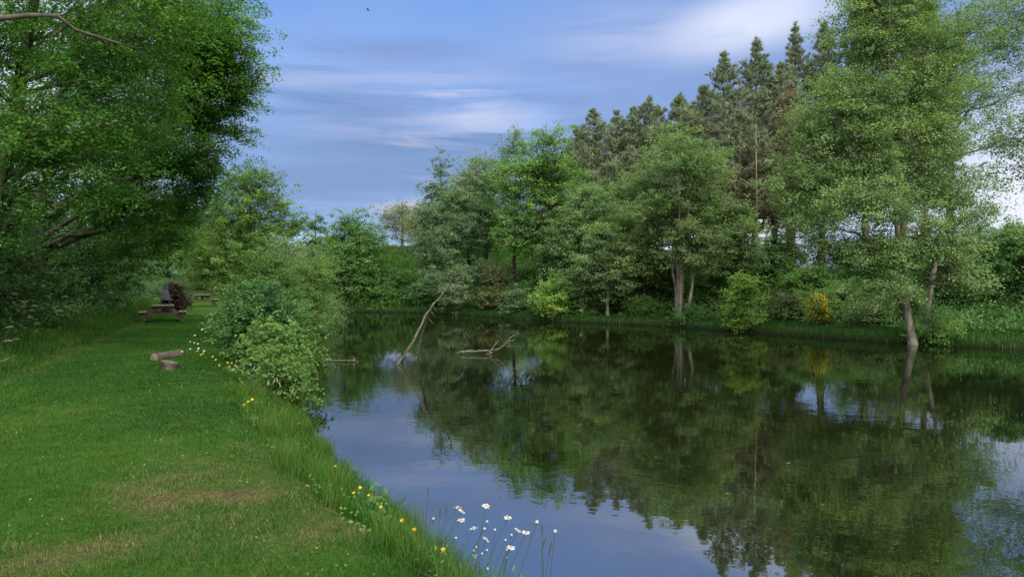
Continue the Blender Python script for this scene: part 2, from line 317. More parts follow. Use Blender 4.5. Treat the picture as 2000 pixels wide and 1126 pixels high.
def build_ground_mat(m):
    m.use_nodes = True; N = m.node_tree.nodes; L = m.node_tree.links; N.clear()
    out = N.new('ShaderNodeOutputMaterial'); p = N.new('ShaderNodeBsdfPrincipled'); L.new(p.outputs[0], out.inputs[0]); p.inputs['Roughness'].default_value = 1.0; p.inputs['Specular IOR Level'].default_value = 0.05
    geo = N.new('ShaderNodeNewGeometry')
    def noise(s, d=5, r=.6, sc=(1, 1, 1)):
        mp = N.new('ShaderNodeMapping'); mp.inputs['Scale'].default_value = sc; L.new(geo.outputs['Position'], mp.inputs[0])
        t = N.new('ShaderNodeTexNoise'); t.inputs['Scale'].default_value = s; t.inputs['Detail'].default_value = d; t.inputs['Roughness'].default_value = r; L.new(mp.outputs[0], t.inputs[0]); return t.outputs[0]
    def ramp(x, stops):
        c = N.new('ShaderNodeValToRGB'); L.new(x, c.inputs[0]); e = c.color_ramp.elements
        while len(e) < len(stops): e.new(.5)
        for k, (q, col) in enumerate(stops): e[k].position = q; e[k].color = (*col, 1)
        return c.outputs[0]
    def mix(f, a, b):
        n = N.new('ShaderNodeMix'); n.data_type = 'RGBA'; L.new(f, n.inputs[0]); L.new(a, n.inputs[6]); L.new(b, n.inputs[7]); return n.outputs[2]
    def att(nm):
        a = N.new('ShaderNodeAttribute'); a.attribute_name = nm; return a.outputs['Fac']
    fine = noise(22, 6, .7); mid = noise(1.1, 5, .6, (1, 0.45, 1))
    lawn = mix(mid, ramp(fine, [(.3, (.010, .037, .004)), (.7, (.030, .083, .008))]), ramp(fine, [(.3, (.026, .062, .008)), (.7, (.062, .110, .016))]))
    dry = ramp(fine, [(.3, (.025, .022, .010)), (.55, (.075, .060, .028)), (.75, (.14, .11, .055))])
    rough = ramp(noise(3, 6, .7), [(.3, (.014, .035, .010)), (.7, (.04, .075, .02))])
    mud = ramp(noise(8, 5, .6), [(.3, (.005, .006, .003)), (.7, (.014, .015, .008))])
    c = mix(att('lawn'), rough, mix(att('dry'), lawn, dry)); c = mix(att('shore'), c, mud)
    L.new(c, p.inputs['Base Color'])
    b = N.new('ShaderNodeBump'); b.inputs['Strength'].default_value = .8; b.inputs['Distance'].default_value = .04; L.new(fine, b.inputs['Height']); L.new(b.outputs[0], p.inputs['Normal'])
build_ground_mat(ground.data.materials[0])

# water: one sheet over the pond basin, its edge sunk into the banks
def build_water():
    m, N, L = new_mat('murky_pond_water')
    out = N.new('ShaderNodeOutputMaterial'); geo = N.new('ShaderNodeNewGeometry')
    def noise(s, sc, d):
        mp = N.new('ShaderNodeMapping'); mp.inputs['Scale'].default_value = sc; L.new(geo.outputs['Position'], mp.inputs[0])
        t = N.new('ShaderNodeTexNoise'); t.inputs['Scale'].default_value = s; t.inputs['Detail'].default_value = d; t.inputs['Roughness'].default_value = 0.5; L.new(mp.outputs[0], t.inputs[0]); return t.outputs[0]
    a = noise(3.0, (1, 1.2, 1), 3); b = noise(0.35, (1, 1, 1), 2)
    gain = N.new('ShaderNodeMapRange'); L.new(b, gain.inputs[0]); gain.inputs[1].default_value = .35; gain.inputs[2].default_value = .7; gain.inputs[3].default_value = 0.25; gain.inputs[4].default_value = 1.0
    ml = N.new('ShaderNodeMath'); ml.operation = 'MULTIPLY'; L.new(a, ml.inputs[0]); L.new(gain.outputs[0], ml.inputs[1])
    bp = N.new('ShaderNodeBump'); bp.inputs['Strength'].default_value = 1.0; bp.inputs['Distance'].default_value = 0.0028; L.new(ml.outputs[0], bp.inputs['Height'])
    gl = N.new('ShaderNodeBsdfGlossy'); gl.inputs['Roughness'].default_value = 0.015; gl.inputs[0].default_value = (0.96, 0.98, 1.0, 1); L.new(bp.outputs[0], gl.inputs['Normal'])
    df = N.new('ShaderNodeBsdfDiffuse'); df.inputs[0].default_value = (0.005, 0.007, 0.002, 1)
    fr = N.new('ShaderNodeFresnel'); fr.inputs[0].default_value = 5.0
    mx = N.new('ShaderNodeMixShader'); L.new(fr.outputs[0], mx.inputs[0]); L.new(df.outputs[0], mx.inputs[1]); L.new(gl.outputs[0], mx.inputs[2]); L.new(mx.outputs[0], out.inputs[0])
    n = len(POND); c = POND.mean(0); d = unit(np.roll(POND, -1, 0)-np.roll(POND, 1, 0)); nrm = np.stack([d[:, 1], -d[:, 0]], -1)
    s = pond_sd((POND+nrm*.1)[:, 0], (POND+nrm*.1)[:, 1]).mean(); nrm *= 1 if s > 0 else -1
    P = POND+nrm*0.12
    V = np.concatenate([P, np.full((n, 1), WATER+0.03)], 1)
    o = mesh_np('water', V, np.arange(n)[None, ::1], m); tag(o, kind='structure'); o.data.polygons[0].select = False
    if o.data.polygons[0].normal.z < 0: o.data.flip_normals()
build_water()

# ------------------------------------------------------------------ trees and shrubs
def crown_lobes(h, hb, r, n, prof='oval', squash=0.75, jit=0.25, size=0.5):
    """lobe list (x,y,z,rx,ry,rz) round a trunk for the usual crown outlines"""
    out = []
    for k in range(n):
        t = (k+.5)/n; z = hb+(h-hb)*t
        if prof == 'oval': w = math.sin(math.pi*(0.12+0.83*t))**0.75
        elif prof == 'cone': w = (1-t)**0.75*0.95+0.08
        elif prof == 'top': w = math.sin(math.pi*(0.05+0.80*t))**0.9
        else: w = (1-t*t)**0.5
        a = k*2.39996+rng.uniform(-.4, .4); rr = r*w
        d = rr*(1-size*0.8)*rng.uniform(0.75, 1.1); s = max(rr*size, 0.35)*rng.uniform(1-jit, 1+jit)
        out.append((math.cos(a)*d, math.sin(a)*d, z, s, s, s*squash))
        if k % 3 == 0: out.append((rng.normal(0, .1*rr), rng.normal(0, .1*rr), z, s*.9, s*.9, s*squash))
    return out
def tree(name, label, cat, group, base, trunk, r0, lobes, clusters, per, leaf, mat, bark='bark', spread=(0.42, 0.16), aspect=0.62, up=0.9, hexa=False, shell=0.55,
         tint=(0.5, 0.16, 0.10), stems=1, twig=True, droop=0.0, hollow=None, bare=(), part=('trunk', 'crown'), limb_r=0.45, bottom=None, open_front=0):
    """trunk and limbs reach into every lobe; leaf sprays fill the lobes"""
    base = np.asarray(base, float)
    far = base[1] > 19 and cat == 'tree'
    clusters = int(clusters*(1.4 if far else 1.1)); per *= 1.7 if far else 1.5; leaf *= 0.95 if far else 0.92
    root = empty(name, base, label, cat, group)
    tb = Tubes(); trunk = np.asarray(trunk, float)
    h = trunk[-1, 2]
    tf = np.linspace(0, 1, 14); ti = np.linspace(0, 1, len(trunk))
    tp = np.stack([np.interp(tf, ti, trunk[:, k]) for k in range(3)], -1); tp[1:-1, :2] += rng.normal(0, 0.0035*h, (12, 2))
    rad = r0*(1-0.93*tf**0.9)+0.006; rad[0] *= 1.35
    tb.add(tp, rad, 9)
    for s in range(1, stems):
        a = rng.uniform(0, 6.28); sp = rng.uniform(.12, .35)*h; q = tp.copy(); q[:, 0] += np.cos(a)*sp*tf**1.1+math.cos(a)*r0*1.2; q[:, 1] += np.sin(a)*sp*tf**1.1+math.sin(a)*r0*1.2; q[:, 2] *= rng.uniform(.65, .95)
        tb.add(q, rad*rng.uniform(.5, .8), 7)
    LB = np.array([l[:6] for l in lobes], float); LB[:, 5] *= 1.3; LB[:, :3] += rng.normal(0, .22, (len(LB), 3))*LB[:, 3:6]; LB[:, 3:6] *= rng.uniform(.8, 1.2, (len(LB), 1))
    wgt = (LB[:, 3]*LB[:, 4]*LB[:, 5])**(2/3.0); wgt /= wgt.sum()
    cnt = rng.multinomial(clusters, wgt)
    cl = []; clt = []
    for l, k in zip(LB, cnt):
        c = l[:3]
        # limb from the trunk to the lobe
        z0 = max(min(c[2]-0.35*np.linalg.norm(c[:2]-np.interp(c[2], tp[:, 2], tp[:, 0])*np.array([1, 0])), h*.97), 0.12*h*rng.uniform(.5, 1))
        p0 = np.array([np.interp(z0, tp[:, 2], tp[:, 0]), np.interp(z0, tp[:, 2], tp[:, 1]), z0])
        limb = curve_pts(p0, c, rng.uniform(-.02, .09), 7, 0.02)
        lr = np.interp(z0, tp[:, 2], rad)*limb_r
        tb.add(limb, np.linspace(max(lr, .012), 0.008, 7), 5, cap=False)
        if k == 0: continue
        d = unit(rng.normal(0, 1, (k, 3))); rr = shell+(1-shell)*rng.random((k, 1))**0.6; rr *= np.where(rng.random((k, 1)) < .14, rng.uniform(.2, .8, (k, 1)), 1)
        q = c+d*rr*l[3:6]
        if bottom is not None: q = q[q[:, 2] > bottom]
        tl = rng.normal(0, 1)
        for pnt in q:
            cl.append(pnt); clt.append(tl*.5+rng.normal(0, .7))
            if twig:
                s0 = limb[rng.integers(2, 7)]; tb.add(curve_pts(s0, pnt, .05, 4, .04), np.linspace(.011, .004, 4)*max(1, leaf/.1), 3, cap=False)
    for b in bare:
        tb.add(np.asarray(b[0], float), b[1], 6)
    tb.build(part[0], M[bark], root)
    cl = np.array(cl); clt = np.array(clt)
    if open_front:      # thinner growth on the water side of the trunk, so trunk and limbs show through
        off = np.abs(cl[:, 0]-np.interp(cl[:, 2], tp[:, 2], tp[:, 0])); keep = ~((cl[:, 1] < .1) & (off < open_front) & (rng.random(len(cl)) < .72)); cl = cl[keep]; clt = clt[keep]
    k = len(cl)
    n = rng.poisson(per*rng.uniform(.45, 1.5, k)); ci = np.repeat(np.arange(k), n)
    ns = 7; sub = rng.normal(0, 1, (k, ns, 3))*np.array([spread[0], spread[0], spread[1]])*(0.6+0.8*rng.random((k, 1, 1)))
    si = rng.integers(0, ns, len(ci)); jit = spread[0]*0.30
    sp = sub[ci, si]+rng.normal(0, 1, (len(ci), 3))*np.array([jit, jit, jit*.6])
    if droop: sp[:, 2] -= droop*np.hypot(sp[:, 0], sp[:, 1])
    P = cl[ci]+sp
    if bottom is not None: P = P[P[:, 2] > bottom-.1] if False else P
    nrm = np.array([0, -.12, up])+rng.normal(0, .46, (len(P), 3))+unit(sp)*.25
    V, F = leaf_quads(P, leaf*rng.uniform(.65, 1.3, len(P)), nrm, aspect, hexa=hexa)
    t = np.clip(tint[0]+tint[1]*1.15*clt[ci]+.10*rng.normal(0, 1, (k, ns))[ci, si]+rng.normal(0, tint[2]*.55, len(P)), 0, 0.9)
    mesh_np(part[1], V, F, M[mat], root, t)
    return root
def straight(h, lean=(0, 0)):
    return [(0, 0, -.25), (lean[0]*.25, lean[1]*.25, h*.25), (lean[0]*.55, lean[1]*.55, h*.55), (lean[0], lean[1], h)]
def ground_at(px, D, dz=0.0):
    x = (px-1000)/FPX*D; return np.array([x, D, gz(x, D)+dz])
def top_z(py, D): return EYE+(HORIZ-py)/FPX*D
def auto(name, label, cat, group, px, D, top, radius, mat, n=14, hb=0.25, prof='oval', clusters=160, per=80, leaf=0.11, r0=0.16, lean=(0, 0), xoff=0, **kw):
    b = ground_at(px, D); h = top_z(top, D)-b[2]
    sz = kw.pop('size', 0.5); sq = kw.pop('squash', .75)
    lb = crown_lobes(h*.96, h*hb, radius, n, prof, size=sz, squash=sq)
    lb = [(x+lean[0]*(z/h), y+lean[1]*(z/h), z, a, b_, c) for x, y, z, a, b_, c in lb]
    return tree(name, label, cat, group, b, straight(h*.97, lean), r0, lb, clusters, per, leaf, mat, **kw)
def pine(label, px, D, top, radius, brown=0.25, hb=0.25, bark='pinebark', mat='pine', dense=1.0, group='pines behind the alders', name='pine_tree', cat='pine tree', bare_low=True, lean=0.0):
    b = ground_at(px, D); h = top_z(top, D)-b[2]
    root = empty(name, b, label, cat, group)
    tb = Tubes(); tf = np.linspace(0, 1, 12); tp = np.stack([lean*tf+rng.normal(0, .03, 12), rng.normal(0, .03, 12), -.2+(h+.2)*tf], -1)
    r0 = 0.012*h+.03; tb.add(tp, r0*(1-.96*tf)+.008, 8)
    tips = []; tt = []
    z = h*hb*(.5 if bare_low else 1)
    while z < h*.985:
        f = (z-h*hb)/(h*(1-hb)); dead = f < 0
        L = min(6.6*(1-max(f, 0))**1.22, 2.9)*(radius/1.6)*rng.uniform(.7, 1.15)+.10
        nb = rng.integers(4, 7); a0 = rng.uniform(0, 6.28)
        for k in range(nb):
            a = a0+k*6.283/nb+rng.uniform(-.3, .3); el = -.12+1.05*max(f, 0)**2.2+rng.uniform(-.1, .12)
            l = L*rng.uniform(.65, 1.15)*(.55 if dead else 1)
            p0 = np.array([np.interp(z, tp[:, 2], tp[:, 0]), 0, z]); e = p0+l*np.array([math.cos(a)*math.cos(el), math.sin(a)*math.cos(el), math.sin(el)+.12])
            br = curve_pts(p0, e, -.06, 5, .015); tb.add(br, np.linspace(.022, .006, 5)*(h/12), 4, cap=False)
            if dead: continue
            m_ = max(5, int(l*21*dense))
            for q in range(m_):
                s = rng.random()**.6*.85+.15; c = br[0]+(br[-1]-br[0])*s; c = c+np.array([0, 0, np.interp(s, np.linspace(0, 1, 5), br[:, 2]-(br[0, 2]+(br[-1, 2]-br[0, 2])*np.linspace(0, 1, 5)))])
                side = rng.normal(0, .22*l*(1.1-s)+.05, 3); side[2] *= .4
                tips.append(c+side); tt.append(unit(np.array([math.cos(a)*.5, math.sin(a)*.5, .75])+rng.normal(0, .25, 3)))
        z += rng.uniform(.38, .62)*(1.1-0.35*max(f, 0))
    for k in range(10): tips.append(tp[-1]+np.array([rng.normal(0, .05), rng.normal(0, .05), -rng.uniform(0, .7)])); tt.append(unit(np.array([0, 0, 1.0])+rng.normal(0, .4, 3)))
    tb.build('trunk', M[bark], root)
    P = np.array(tips); Dn = np.array(tt); nn = 11; ci = np.repeat(np.arange(len(P)), nn)
    d = unit(Dn[ci]+rng.normal(0, .62, (len(ci), 3))); ln = rng.uniform(.14, .27, (len(ci), 1)); c = P[ci]+rng.normal(0, .035, (len(ci), 3))
    u = unit(np.cross(d, rng.normal(0, 1, d.shape)))*.023
    V = np.stack([c-u, c+u, c+d*ln], 1).reshape(-1, 3); F = np.arange(len(V)).reshape(-1, 3)
    f = P[:, 2]/h; isb = rng.random(len(P)) < brown*sstep(.85, .35, f)*2*(0.3+.7*(vnoise(P[:, 0]*3+px, P[:, 2]*2, 4, 1.0)))
    ct = np.where(isb, .88, np.clip(.38+rng.normal(0, .14, len(P)), 0, .7))
    mesh_np('crown', V, F, M[mat], root, np.clip(ct[ci]+rng.normal(0, .05, len(ci)), 0, .99))
    return root

# ------------------------------------------------------------------ left side: overhanging trees and hedge
def px_lobes(base, rows):
    """rows (px, py, D, rx, ry, rz): lobes placed where the crown stands in the world, relative to the base"""
    return [(*(W(a, b_, D)-np.asarray(base)), rx, ry, rz) for a, b_, D, rx, ry, rz in rows]
bA = np.array([-10.9, 15.0, gz(-10.9, 15.0)])
tree('ash_tree', 'nearest big ash tree overhanging the lawn from the left edge', 'tree', 'ash trees over the lawn', bA,
     [(0, 0, -.3), (.25, 0, 2), (.7, .2, 4.6), (1.2, .2, 7.5), (1.5, .4, 11.5)], 0.26,
     px_lobes(bA, [(30, 60, 14, 1.3, 1.5, .9), (150, 10, 13.5, 1.3, 1.6, .8), (250, 60, 15, 1.2, 1.5, .8), (60, 190, 13, 1.0, 1.4, .7), (170, 160, 14, 1.1, 1.4, .7), (120, 260, 13.5, 1.1, 1.3, .6),
                   (30, 300, 13, .9, 1.3, .6), (210, 320, 15.5, 1.1, 1.3, .6), (300, 150, 16, 1.0, 1.3, .7), (290, 240, 16.5, .9, 1.2, .6), (330, 30, 16, 1.1, 1.4, .8), (100, 370, 14, .9, 1.2, .5), (30, 410, 13.5, .8, 1.0, .5),
                   (-150, 100, 14, 1.8, 2, 1.2), (-120, -200, 14, 2.2, 2.2, 1.6), (100, -200, 14, 2, 2.2, 1.4), (300, -140, 15, 1.6, 1.8, 1.1), (120, -420, 15, 2.2, 2.2, 1.6)]),
     860, 100, 0.085, 'ash', spread=(.34, .11), aspect=.42, shell=.35, tint=(.42, .13, .10), droop=.25,
     bare=[(np.array([W(-60, 45, 11), W(60, 32, 11.2), W(115, 33, 11.4), W(150, 60, 11.6), W(230, 85, 12), W(262, 93, 12.2)])-bA, [.042, .036, .032, .025, .017, .007])])
bB = np.array([-15.6, 24.0, gz(-15.6, 24.0)])
tree('ash_tree', 'tall ash tree whose ragged crown edge stands against the open sky', 'tree', 'ash trees over the lawn', bB,
     [(0, 0, -.3), (.3, 0, 3), (1.0, -.2, 6), (1.8, -.3, 9), (2.3, -.3, 14)], 0.30,
     px_lobes(bB, [(420, 20, 21, 1.1, 1.3, .75), (455, 0, 22, .35, .6, .4), (370, 80, 21, 1.3, 1.4, .8), (425, 95, 22, .65, .9, .5), (450, 165, 22, .65, .9, .45), (478, 185, 22.5, .28, .5, .4), (400, 165, 21.5, 1.1, 1.3, .7), (350, 210, 22, 1.2, 1.4, .7),
                   (432, 230, 22.5, .75, 1.0, .5), (462, 265, 22.5, .28, .5, .35), (390, 280, 22.5, 1.0, 1.3, .6), (415, 315, 23, .35, .6, .35), (330, 320, 22, 1.0, 1.3, .6), (390, 340, 23, .6, .9, .5), (290, 390, 23, 1.0, 1.2, .6), (385, 385, 24, .5, .8, .4), (240, 290, 23, 1.1, 1.4, .7), (335, 420, 25, .8, 1.1, .5), (220, 420, 23, .9, 1.2, .6),
                   (300, -60, 21, 1.8, 2, 1.2), (200, 100, 23, 1.6, 2, 1.1)]),
     760, 105, 0.10, 'ash', spread=(.36, .13), aspect=.45, shell=.35, tint=(.62, .14, .10), droop=.2,
     bare=[(np.array([W(175, 333, 19.5), W(205, 345, 19.5), W(238, 351, 19.7), W(262, 345, 19.8)])-bB, [.045, .035, .03, .012]),
           (np.array([W(265, 390, 20), W(300, 378, 20.4), W(322, 372, 20.8), W(350, 392, 21)])-bB, [.012, .03, .028, .01])])
bC = np.array([-19.5, 33.0, gz(-19.5, 33.0)])
tree('ash_tree', 'farther ash tree arching low over the barbecue', 'tree', 'ash trees over the lawn', bC,
     [(0, 0, -.3), (.2, 0, 3), (.8, -.2, 6), (1.4, -.3, 11)], 0.22,
     px_lobes(bC, [(330, 400, 31, 1.6, 1.6, .9), (280, 430, 31, 1.5, 1.6, .9), (350, 460, 32, 1.2, 1.4, .8), (230, 380, 31, 1.7, 1.6, 1.0), (300, 320, 31, 1.8, 1.8, 1.2), (200, 300, 31, 1.8, 1.8, 1.2), (260, 480, 32, 1.2, 1.3, .8), (250, 200, 32, 2.2, 2.2, 1.6)]),
     300, 95, 0.11, 'ash', spread=(.42, .17), aspect=.5, shell=.4, tint=(.48, .14, .1), droop=.1)
# hedge of single dark shrubs along the left verge
hedge_labels = ['dark overgrown hedge shrub at the left edge, nearest of the hedge', 'dark hedge shrub under the nearest ash branches', 'deep green bramble shrub behind the tall verge grass', 'dark hedge shrub left of the first picnic table',
                'dense hedge shrub beside the barbecue', 'shaded hedge shrub behind the barbecue chimney', 'far hedge shrub where the lawn narrows', 'last small hedge shrub before the fence']
for k, (x, y, h, r) in enumerate([(-10.6, 11.2, 3.0, 1.9), (-12.2, 15.4, 3.6, 2.2), (-14.2, 19.8, 3.7, 2.3), (-16.2, 24.6, 3.8, 2.3), (-18.6, 30.2, 4.2, 2.4), (-20.6, 36.0, 4.4, 2.4), (-23.2, 43.0, 4.6, 2.6), (-25.5, 51, 4.6, 2.6)]):
    x -= .45; b = np.array([x, y, gz(x, y)])
    tree('hedge_shrub', hedge_labels[k], 'shrub', 'hedge along the left verge', b, straight(h*.8), .09, crown_lobes(h, .3, r*.88, 12, 'dome', size=.55, squash=.8), 190, 75, .085+.0016*y, 'hedge', stems=4, aspect=.6,
         spread=(.34, .16), shell=.5, tint=(.40+.04*(k % 3), .16, .11), part=('stems', 'foliage'))
for k, (x, y, h, r, lb) in enumerate([(-18, 17, 8.5, 3.6, 'tall dark tree filling the gap behind the nearest hedge shrubs'), (-21, 25, 9, 3.6, 'dark field tree rising behind the middle of the hedge'), (-25, 36, 9.5, 3.8, 'dark field tree behind the barbecue end of the hedge'),
                                      (-15.5, 10.5, 8, 3.4, 'dark tree just outside the left edge of the lawn hedge')]):
    b = np.array([x, y, gz(x, y)])
    tree('field_tree', lb, 'tree', 'field trees behind the hedge', b, straight(h*.95), .2, crown_lobes(h, 1.5, r, 16, 'oval', size=.5), 210, 70, .15, 'hedge', spread=(.5, .22), tint=(.42, .16, .1))

# ------------------------------------------------------------------ trees at the far end of the lawn and along the left bank
G1 = 'trees at the far end of the lawn'
auto('lime_tree', 'large rounded pale green tree rising above the end of the lawn', 'tree', G1, 490, 56, 322, 4.6, 'bright', n=24, hb=.10, prof='dome', clusters=380, per=100, leaf=.15, r0=.3, spread=(.5, .22), tint=(.44, .16, .11), size=.42, shell=.6)
auto('lime_tree', 'lower pale green tree spreading left over the end of the lawn', 'tree', G1, 425, 62, 440, 3.1, 'bright', n=14, hb=.2, prof='oval', clusters=190, per=85, leaf=.15, r0=.2, spread=(.5, .22), tint=(.42, .17, .11))
auto('boundary_tree', 'dark tree closing the lawn behind the little yellow sign', 'tree', G1, 375, 78, 430, 4.2, 'hedge', n=16, hb=.12, prof='oval', clusters=200, per=80, leaf=.19, r0=.25, spread=(.6, .28), tint=(.55, .17, .11))
auto('boundary_tree', 'shaded tree behind the fence left of the little yellow sign', 'tree', G1, 318, 76, 425, 4.2, 'hedge', n=16, hb=.12, prof='oval', clusters=200, per=80, leaf=.19, r0=.25, spread=(.6, .28), tint=(.46, .17, .11))
auto('boundary_tree', 'dark low tree between the fence and the pale rounded tree', 'tree', G1, 452, 74, 480, 3.4, 'oak', n=12, hb=.08, prof='dome', clusters=170, per=80, leaf=.19, r0=.2, spread=(.6, .28), tint=(.42, .17, .11))
G2 = 'trees on the left bank of the pond'
auto('alder_tree', 'dark green broad alder standing at the far left corner of the pond', 'tree', G2, 690, 50, 408, 2.9, 'hedge', n=18, hb=.06, prof='dome', clusters=290, per=95, leaf=.13, r0=.18, spread=(.42, .2), tint=(.55, .16, .1), size=.45)
auto('alder_tree', 'slim dark alder peeping above the willow on the left bank', 'tree', G2, 617, 54, 405, 1.6, 'hedge', n=12, hb=.1, prof='cone', clusters=130, per=90, leaf=.13, r0=.14, spread=(.36, .2), tint=(.36, .14, .1))
auto('willow_tree', 'feathery willow between the bank bushes and the dark alder', 'tree', G2, 612, 37, 470, 1.6, 'alder', n=14, hb=.05, prof='cone', clusters=170, per=95, leaf=.10, r0=.09, spread=(.30, .2), aspect=.35, up=.5, tint=(.46, .16, .1), stems=3)
auto('willow_tree', 'light green willow leaning over the water on the left bank', 'tree', G2, 590, 28.5, 500, .98, 'bright', n=12, hb=.05, prof='dome', clusters=150, per=90, leaf=.085, r0=.07, spread=(.26, .16), aspect=.4, up=.5, tint=(.42, .16, .1), stems=3, lean=(.5, 0))
auto('willow_tree', 'pale willow standing tall beside the end of the lawn', 'tree', G2, 553, 40, 455, 1.5, 'willow', n=12, hb=.05, prof='cone', clusters=150, per=90, leaf=.11, r0=.09, spread=(.32, .2), aspect=.4, up=.5, tint=(.55, .16, .1), stems=2)
auto('bank_bush', 'large light green bush between the lawn and the pond', 'bush', 'bushes on the near bank', 522, 22, 500, 1.12, 'bright', n=14, hb=.08, prof='dome', clusters=230, per=150, leaf=.055, r0=.06, spread=(.24, .12), tint=(.36, .17, .10), stems=5, part=('stems', 'foliage'), hexa=True)
auto('bank_bush', 'dark bushy sallow leaning over the lawn by the second picnic table', 'bush', 'bushes on the near bank', 492, 18.5, 548, .80, 'hedge', n=12, hb=.05, prof='dome', clusters=180, per=150, leaf=.05, r0=.05, spread=(.22, .11), tint=(.44, .16, .10), stems=5, part=('stems', 'foliage'), hexa=True)
auto('bank_bush', 'dark round leaved bush behind the yellow buttercups', 'bush', 'bushes on the near bank', 505, 14.6, 592, .62, 'hedge', n=10, hb=.05, prof='dome', clusters=140, per=85, leaf=.055, r0=.04, spread=(.2, .10), aspect=.8, tint=(.38, .16, .10), stems=5, part=('stems', 'foliage'), hexa=True)
auto('bank_bush', 'bright young alder bush hanging over the water edge', 'bush', 'bushes on the near bank', 536, 13.2, 640, .48, 'bright', n=9, hb=.05, prof='dome', clusters=110, per=75, leaf=.055, r0=.035, spread=(.16, .09), aspect=.85, tint=(.42, .15, .10), stems=5, part=('stems', 'foliage'), hexa=True, lean=(.10, -.05))
auto('bank_bush', 'low bright alder bush with round leaves touching the water', 'bush', 'bushes on the near bank', 545, 11.9, 705, .38, 'bright', n=7, hb=.05, prof='dome', clusters=75, per=62, leaf=.052, r0=.03, spread=(.13, .08), aspect=.85, tint=(.38, .15, .10), stems=4, part=('stems', 'foliage'), hexa=True, lean=(.1, -.05))

# ------------------------------------------------------------------ the far (right) bank, from left to right
G3 = 'trees round the far bank'
auto('pale_tree', 'thin pale budding tree on the slope behind the cove', 'tree', G3, 786, 78, 398, 2.9, 'pale', n=14, hb=.3, prof='oval', clusters=130, per=50, leaf=.14, r0=.2, spread=(.5, .25), tint=(.45, .18, .12))
auto('pale_tree', 'brownish pale tree half hidden behind the willow', 'tree', G3, 832, 70, 405, 2.4, 'pale', n=12, hb=.3, prof='oval', clusters=110, per=50, leaf=.14, r0=.18, spread=(.5, .25), tint=(.55, .18, .12))
auto('poplar_tree', 'pale conical tree standing alone above the willow', 'tree', G3, 862, 56, 298, 2.0, 'willow', n=18, hb=.15, prof='cone', clusters=190, per=75, leaf=.14, r0=.16, spread=(.40, .22), tint=(.40, .15, .1))
bW = ground_at(900, 46.5)
tree('willow_tree', 'grey green willow sweeping out over the far corner of the pond', 'tree', G3, bW, [(0, 0, -.25), (-.3, -.1, 2), (-.9, -.2, 4.5), (-1.2, -.2, 7.2)], .22,
     px_lobes(bW, [(850, 420, 46, .9, 1.0, .8), (900, 390, 46.5, 1.0, 1.1, .8), (860, 480, 45, 1.0, 1.1, .8), (920, 450, 45.5, 1.1, 1.1, .9), (850, 540, 44.5, .7, .9, .6), (890, 540, 44.5, .9, 1, .7), (940, 520, 45, 1.0, 1.0, .8), (955, 410, 46.5, 1.0, 1.0, .8), (930, 340, 47, .7, .8, .6), (880, 575, 44.2, .8, .7, .5)]),
     330, 95, .115, 'willow', spread=(.36, .19), aspect=.45, up=.6, tint=(.40, .17, .1), shell=.5)
auto('alder_tree', 'thin topped alder rising behind the willow', 'tree', G3, 948, 50, 285, 2.2, 'alder', n=14, hb=.3, prof='oval', clusters=150, per=60, leaf=.13, r0=.17, spread=(.42, .2), tint=(.40, .15, .1))
auto('oak_tree', 'vivid green oak with dark limbs left of the pines', 'tree', G3, 1062, 43.5, 245, 2.9, 'oak', n=20, hb=.22, prof='oval', clusters=330, per=90, leaf=.13, r0=.22, spread=(.42, .16), tint=(.48, .2, .1), size=.42, shell=.45, stems=2, open_front=.5, limb_r=.6)
auto('alder_tree', 'thin crowned alder leaning left above the oak', 'tree', G3, 1005, 47, 235, 1.5, 'alder', n=12, hb=.45, prof='oval', clusters=80, per=50, leaf=.12, r0=.14, spread=(.36, .17), tint=(.34, .15, .1))
auto('alder_tree', 'dark alder in the row between the oak and the pale trunks', 'tree', G3, 1150, 40.5, 360, 2.3, 'alder', n=16, hb=.12, prof='oval', clusters=260, per=90, leaf=.12, r0=.16, spread=(.4, .16), tint=(.42, .17, .1), stems=2)
auto('alder_tree', 'young alder with one straight grey trunk at the water edge', 'tree', G3, 1187, 36.6, 430, 1.7, 'alder', n=13, hb=.22, prof='oval', clusters=190, per=85, leaf=.11, r0=.085, spread=(.36, .15), tint=(.46, .16, .1), bark='palebark', open_front=.4)
auto('alder_tree', 'tall alder cluster with pale lichen trunks in mid bank', 'tree', G3, 1325, 34.6, 245, 2.2, 'alder', n=18, hb=.46, prof='oval', clusters=300, per=85, leaf=.11, r0=.125, spread=(.38, .15), tint=(.46, .16, .1), bark='palebark', stems=3, size=.42, open_front=.75, limb_r=.6)
auto('alder_tree', 'leaning alder with pale trunk forking low on the right', 'tree', G3, 1342, 33.6, 420, 1.5, 'alder', n=11, hb=.5, prof='oval', clusters=120, per=75, leaf=.105, r0=.10, spread=(.34, .13), tint=(.56, .15, .1), bark='palebark', lean=(.7, .1), open_front=.45)
auto('alder_tree', 'fresh green alder hanging over the tops of the bank shrubs', 'tree', G3, 1250, 38.5, 400, 2.0, 'alder', n=14, hb=.2, prof='oval', clusters=220, per=85, leaf=.115, r0=.12, spread=(.38, .15), tint=(.52, .16, .1), stems=2)
auto('alder_tree', 'small alder between the pale trunks and the dark pines', 'tree', G3, 1432, 35.5, 395, 1.5, 'alder', n=12, hb=.3, prof='oval', clusters=120, per=75, leaf=.11, r0=.09, spread=(.36, .15), tint=(.5, .16, .1))
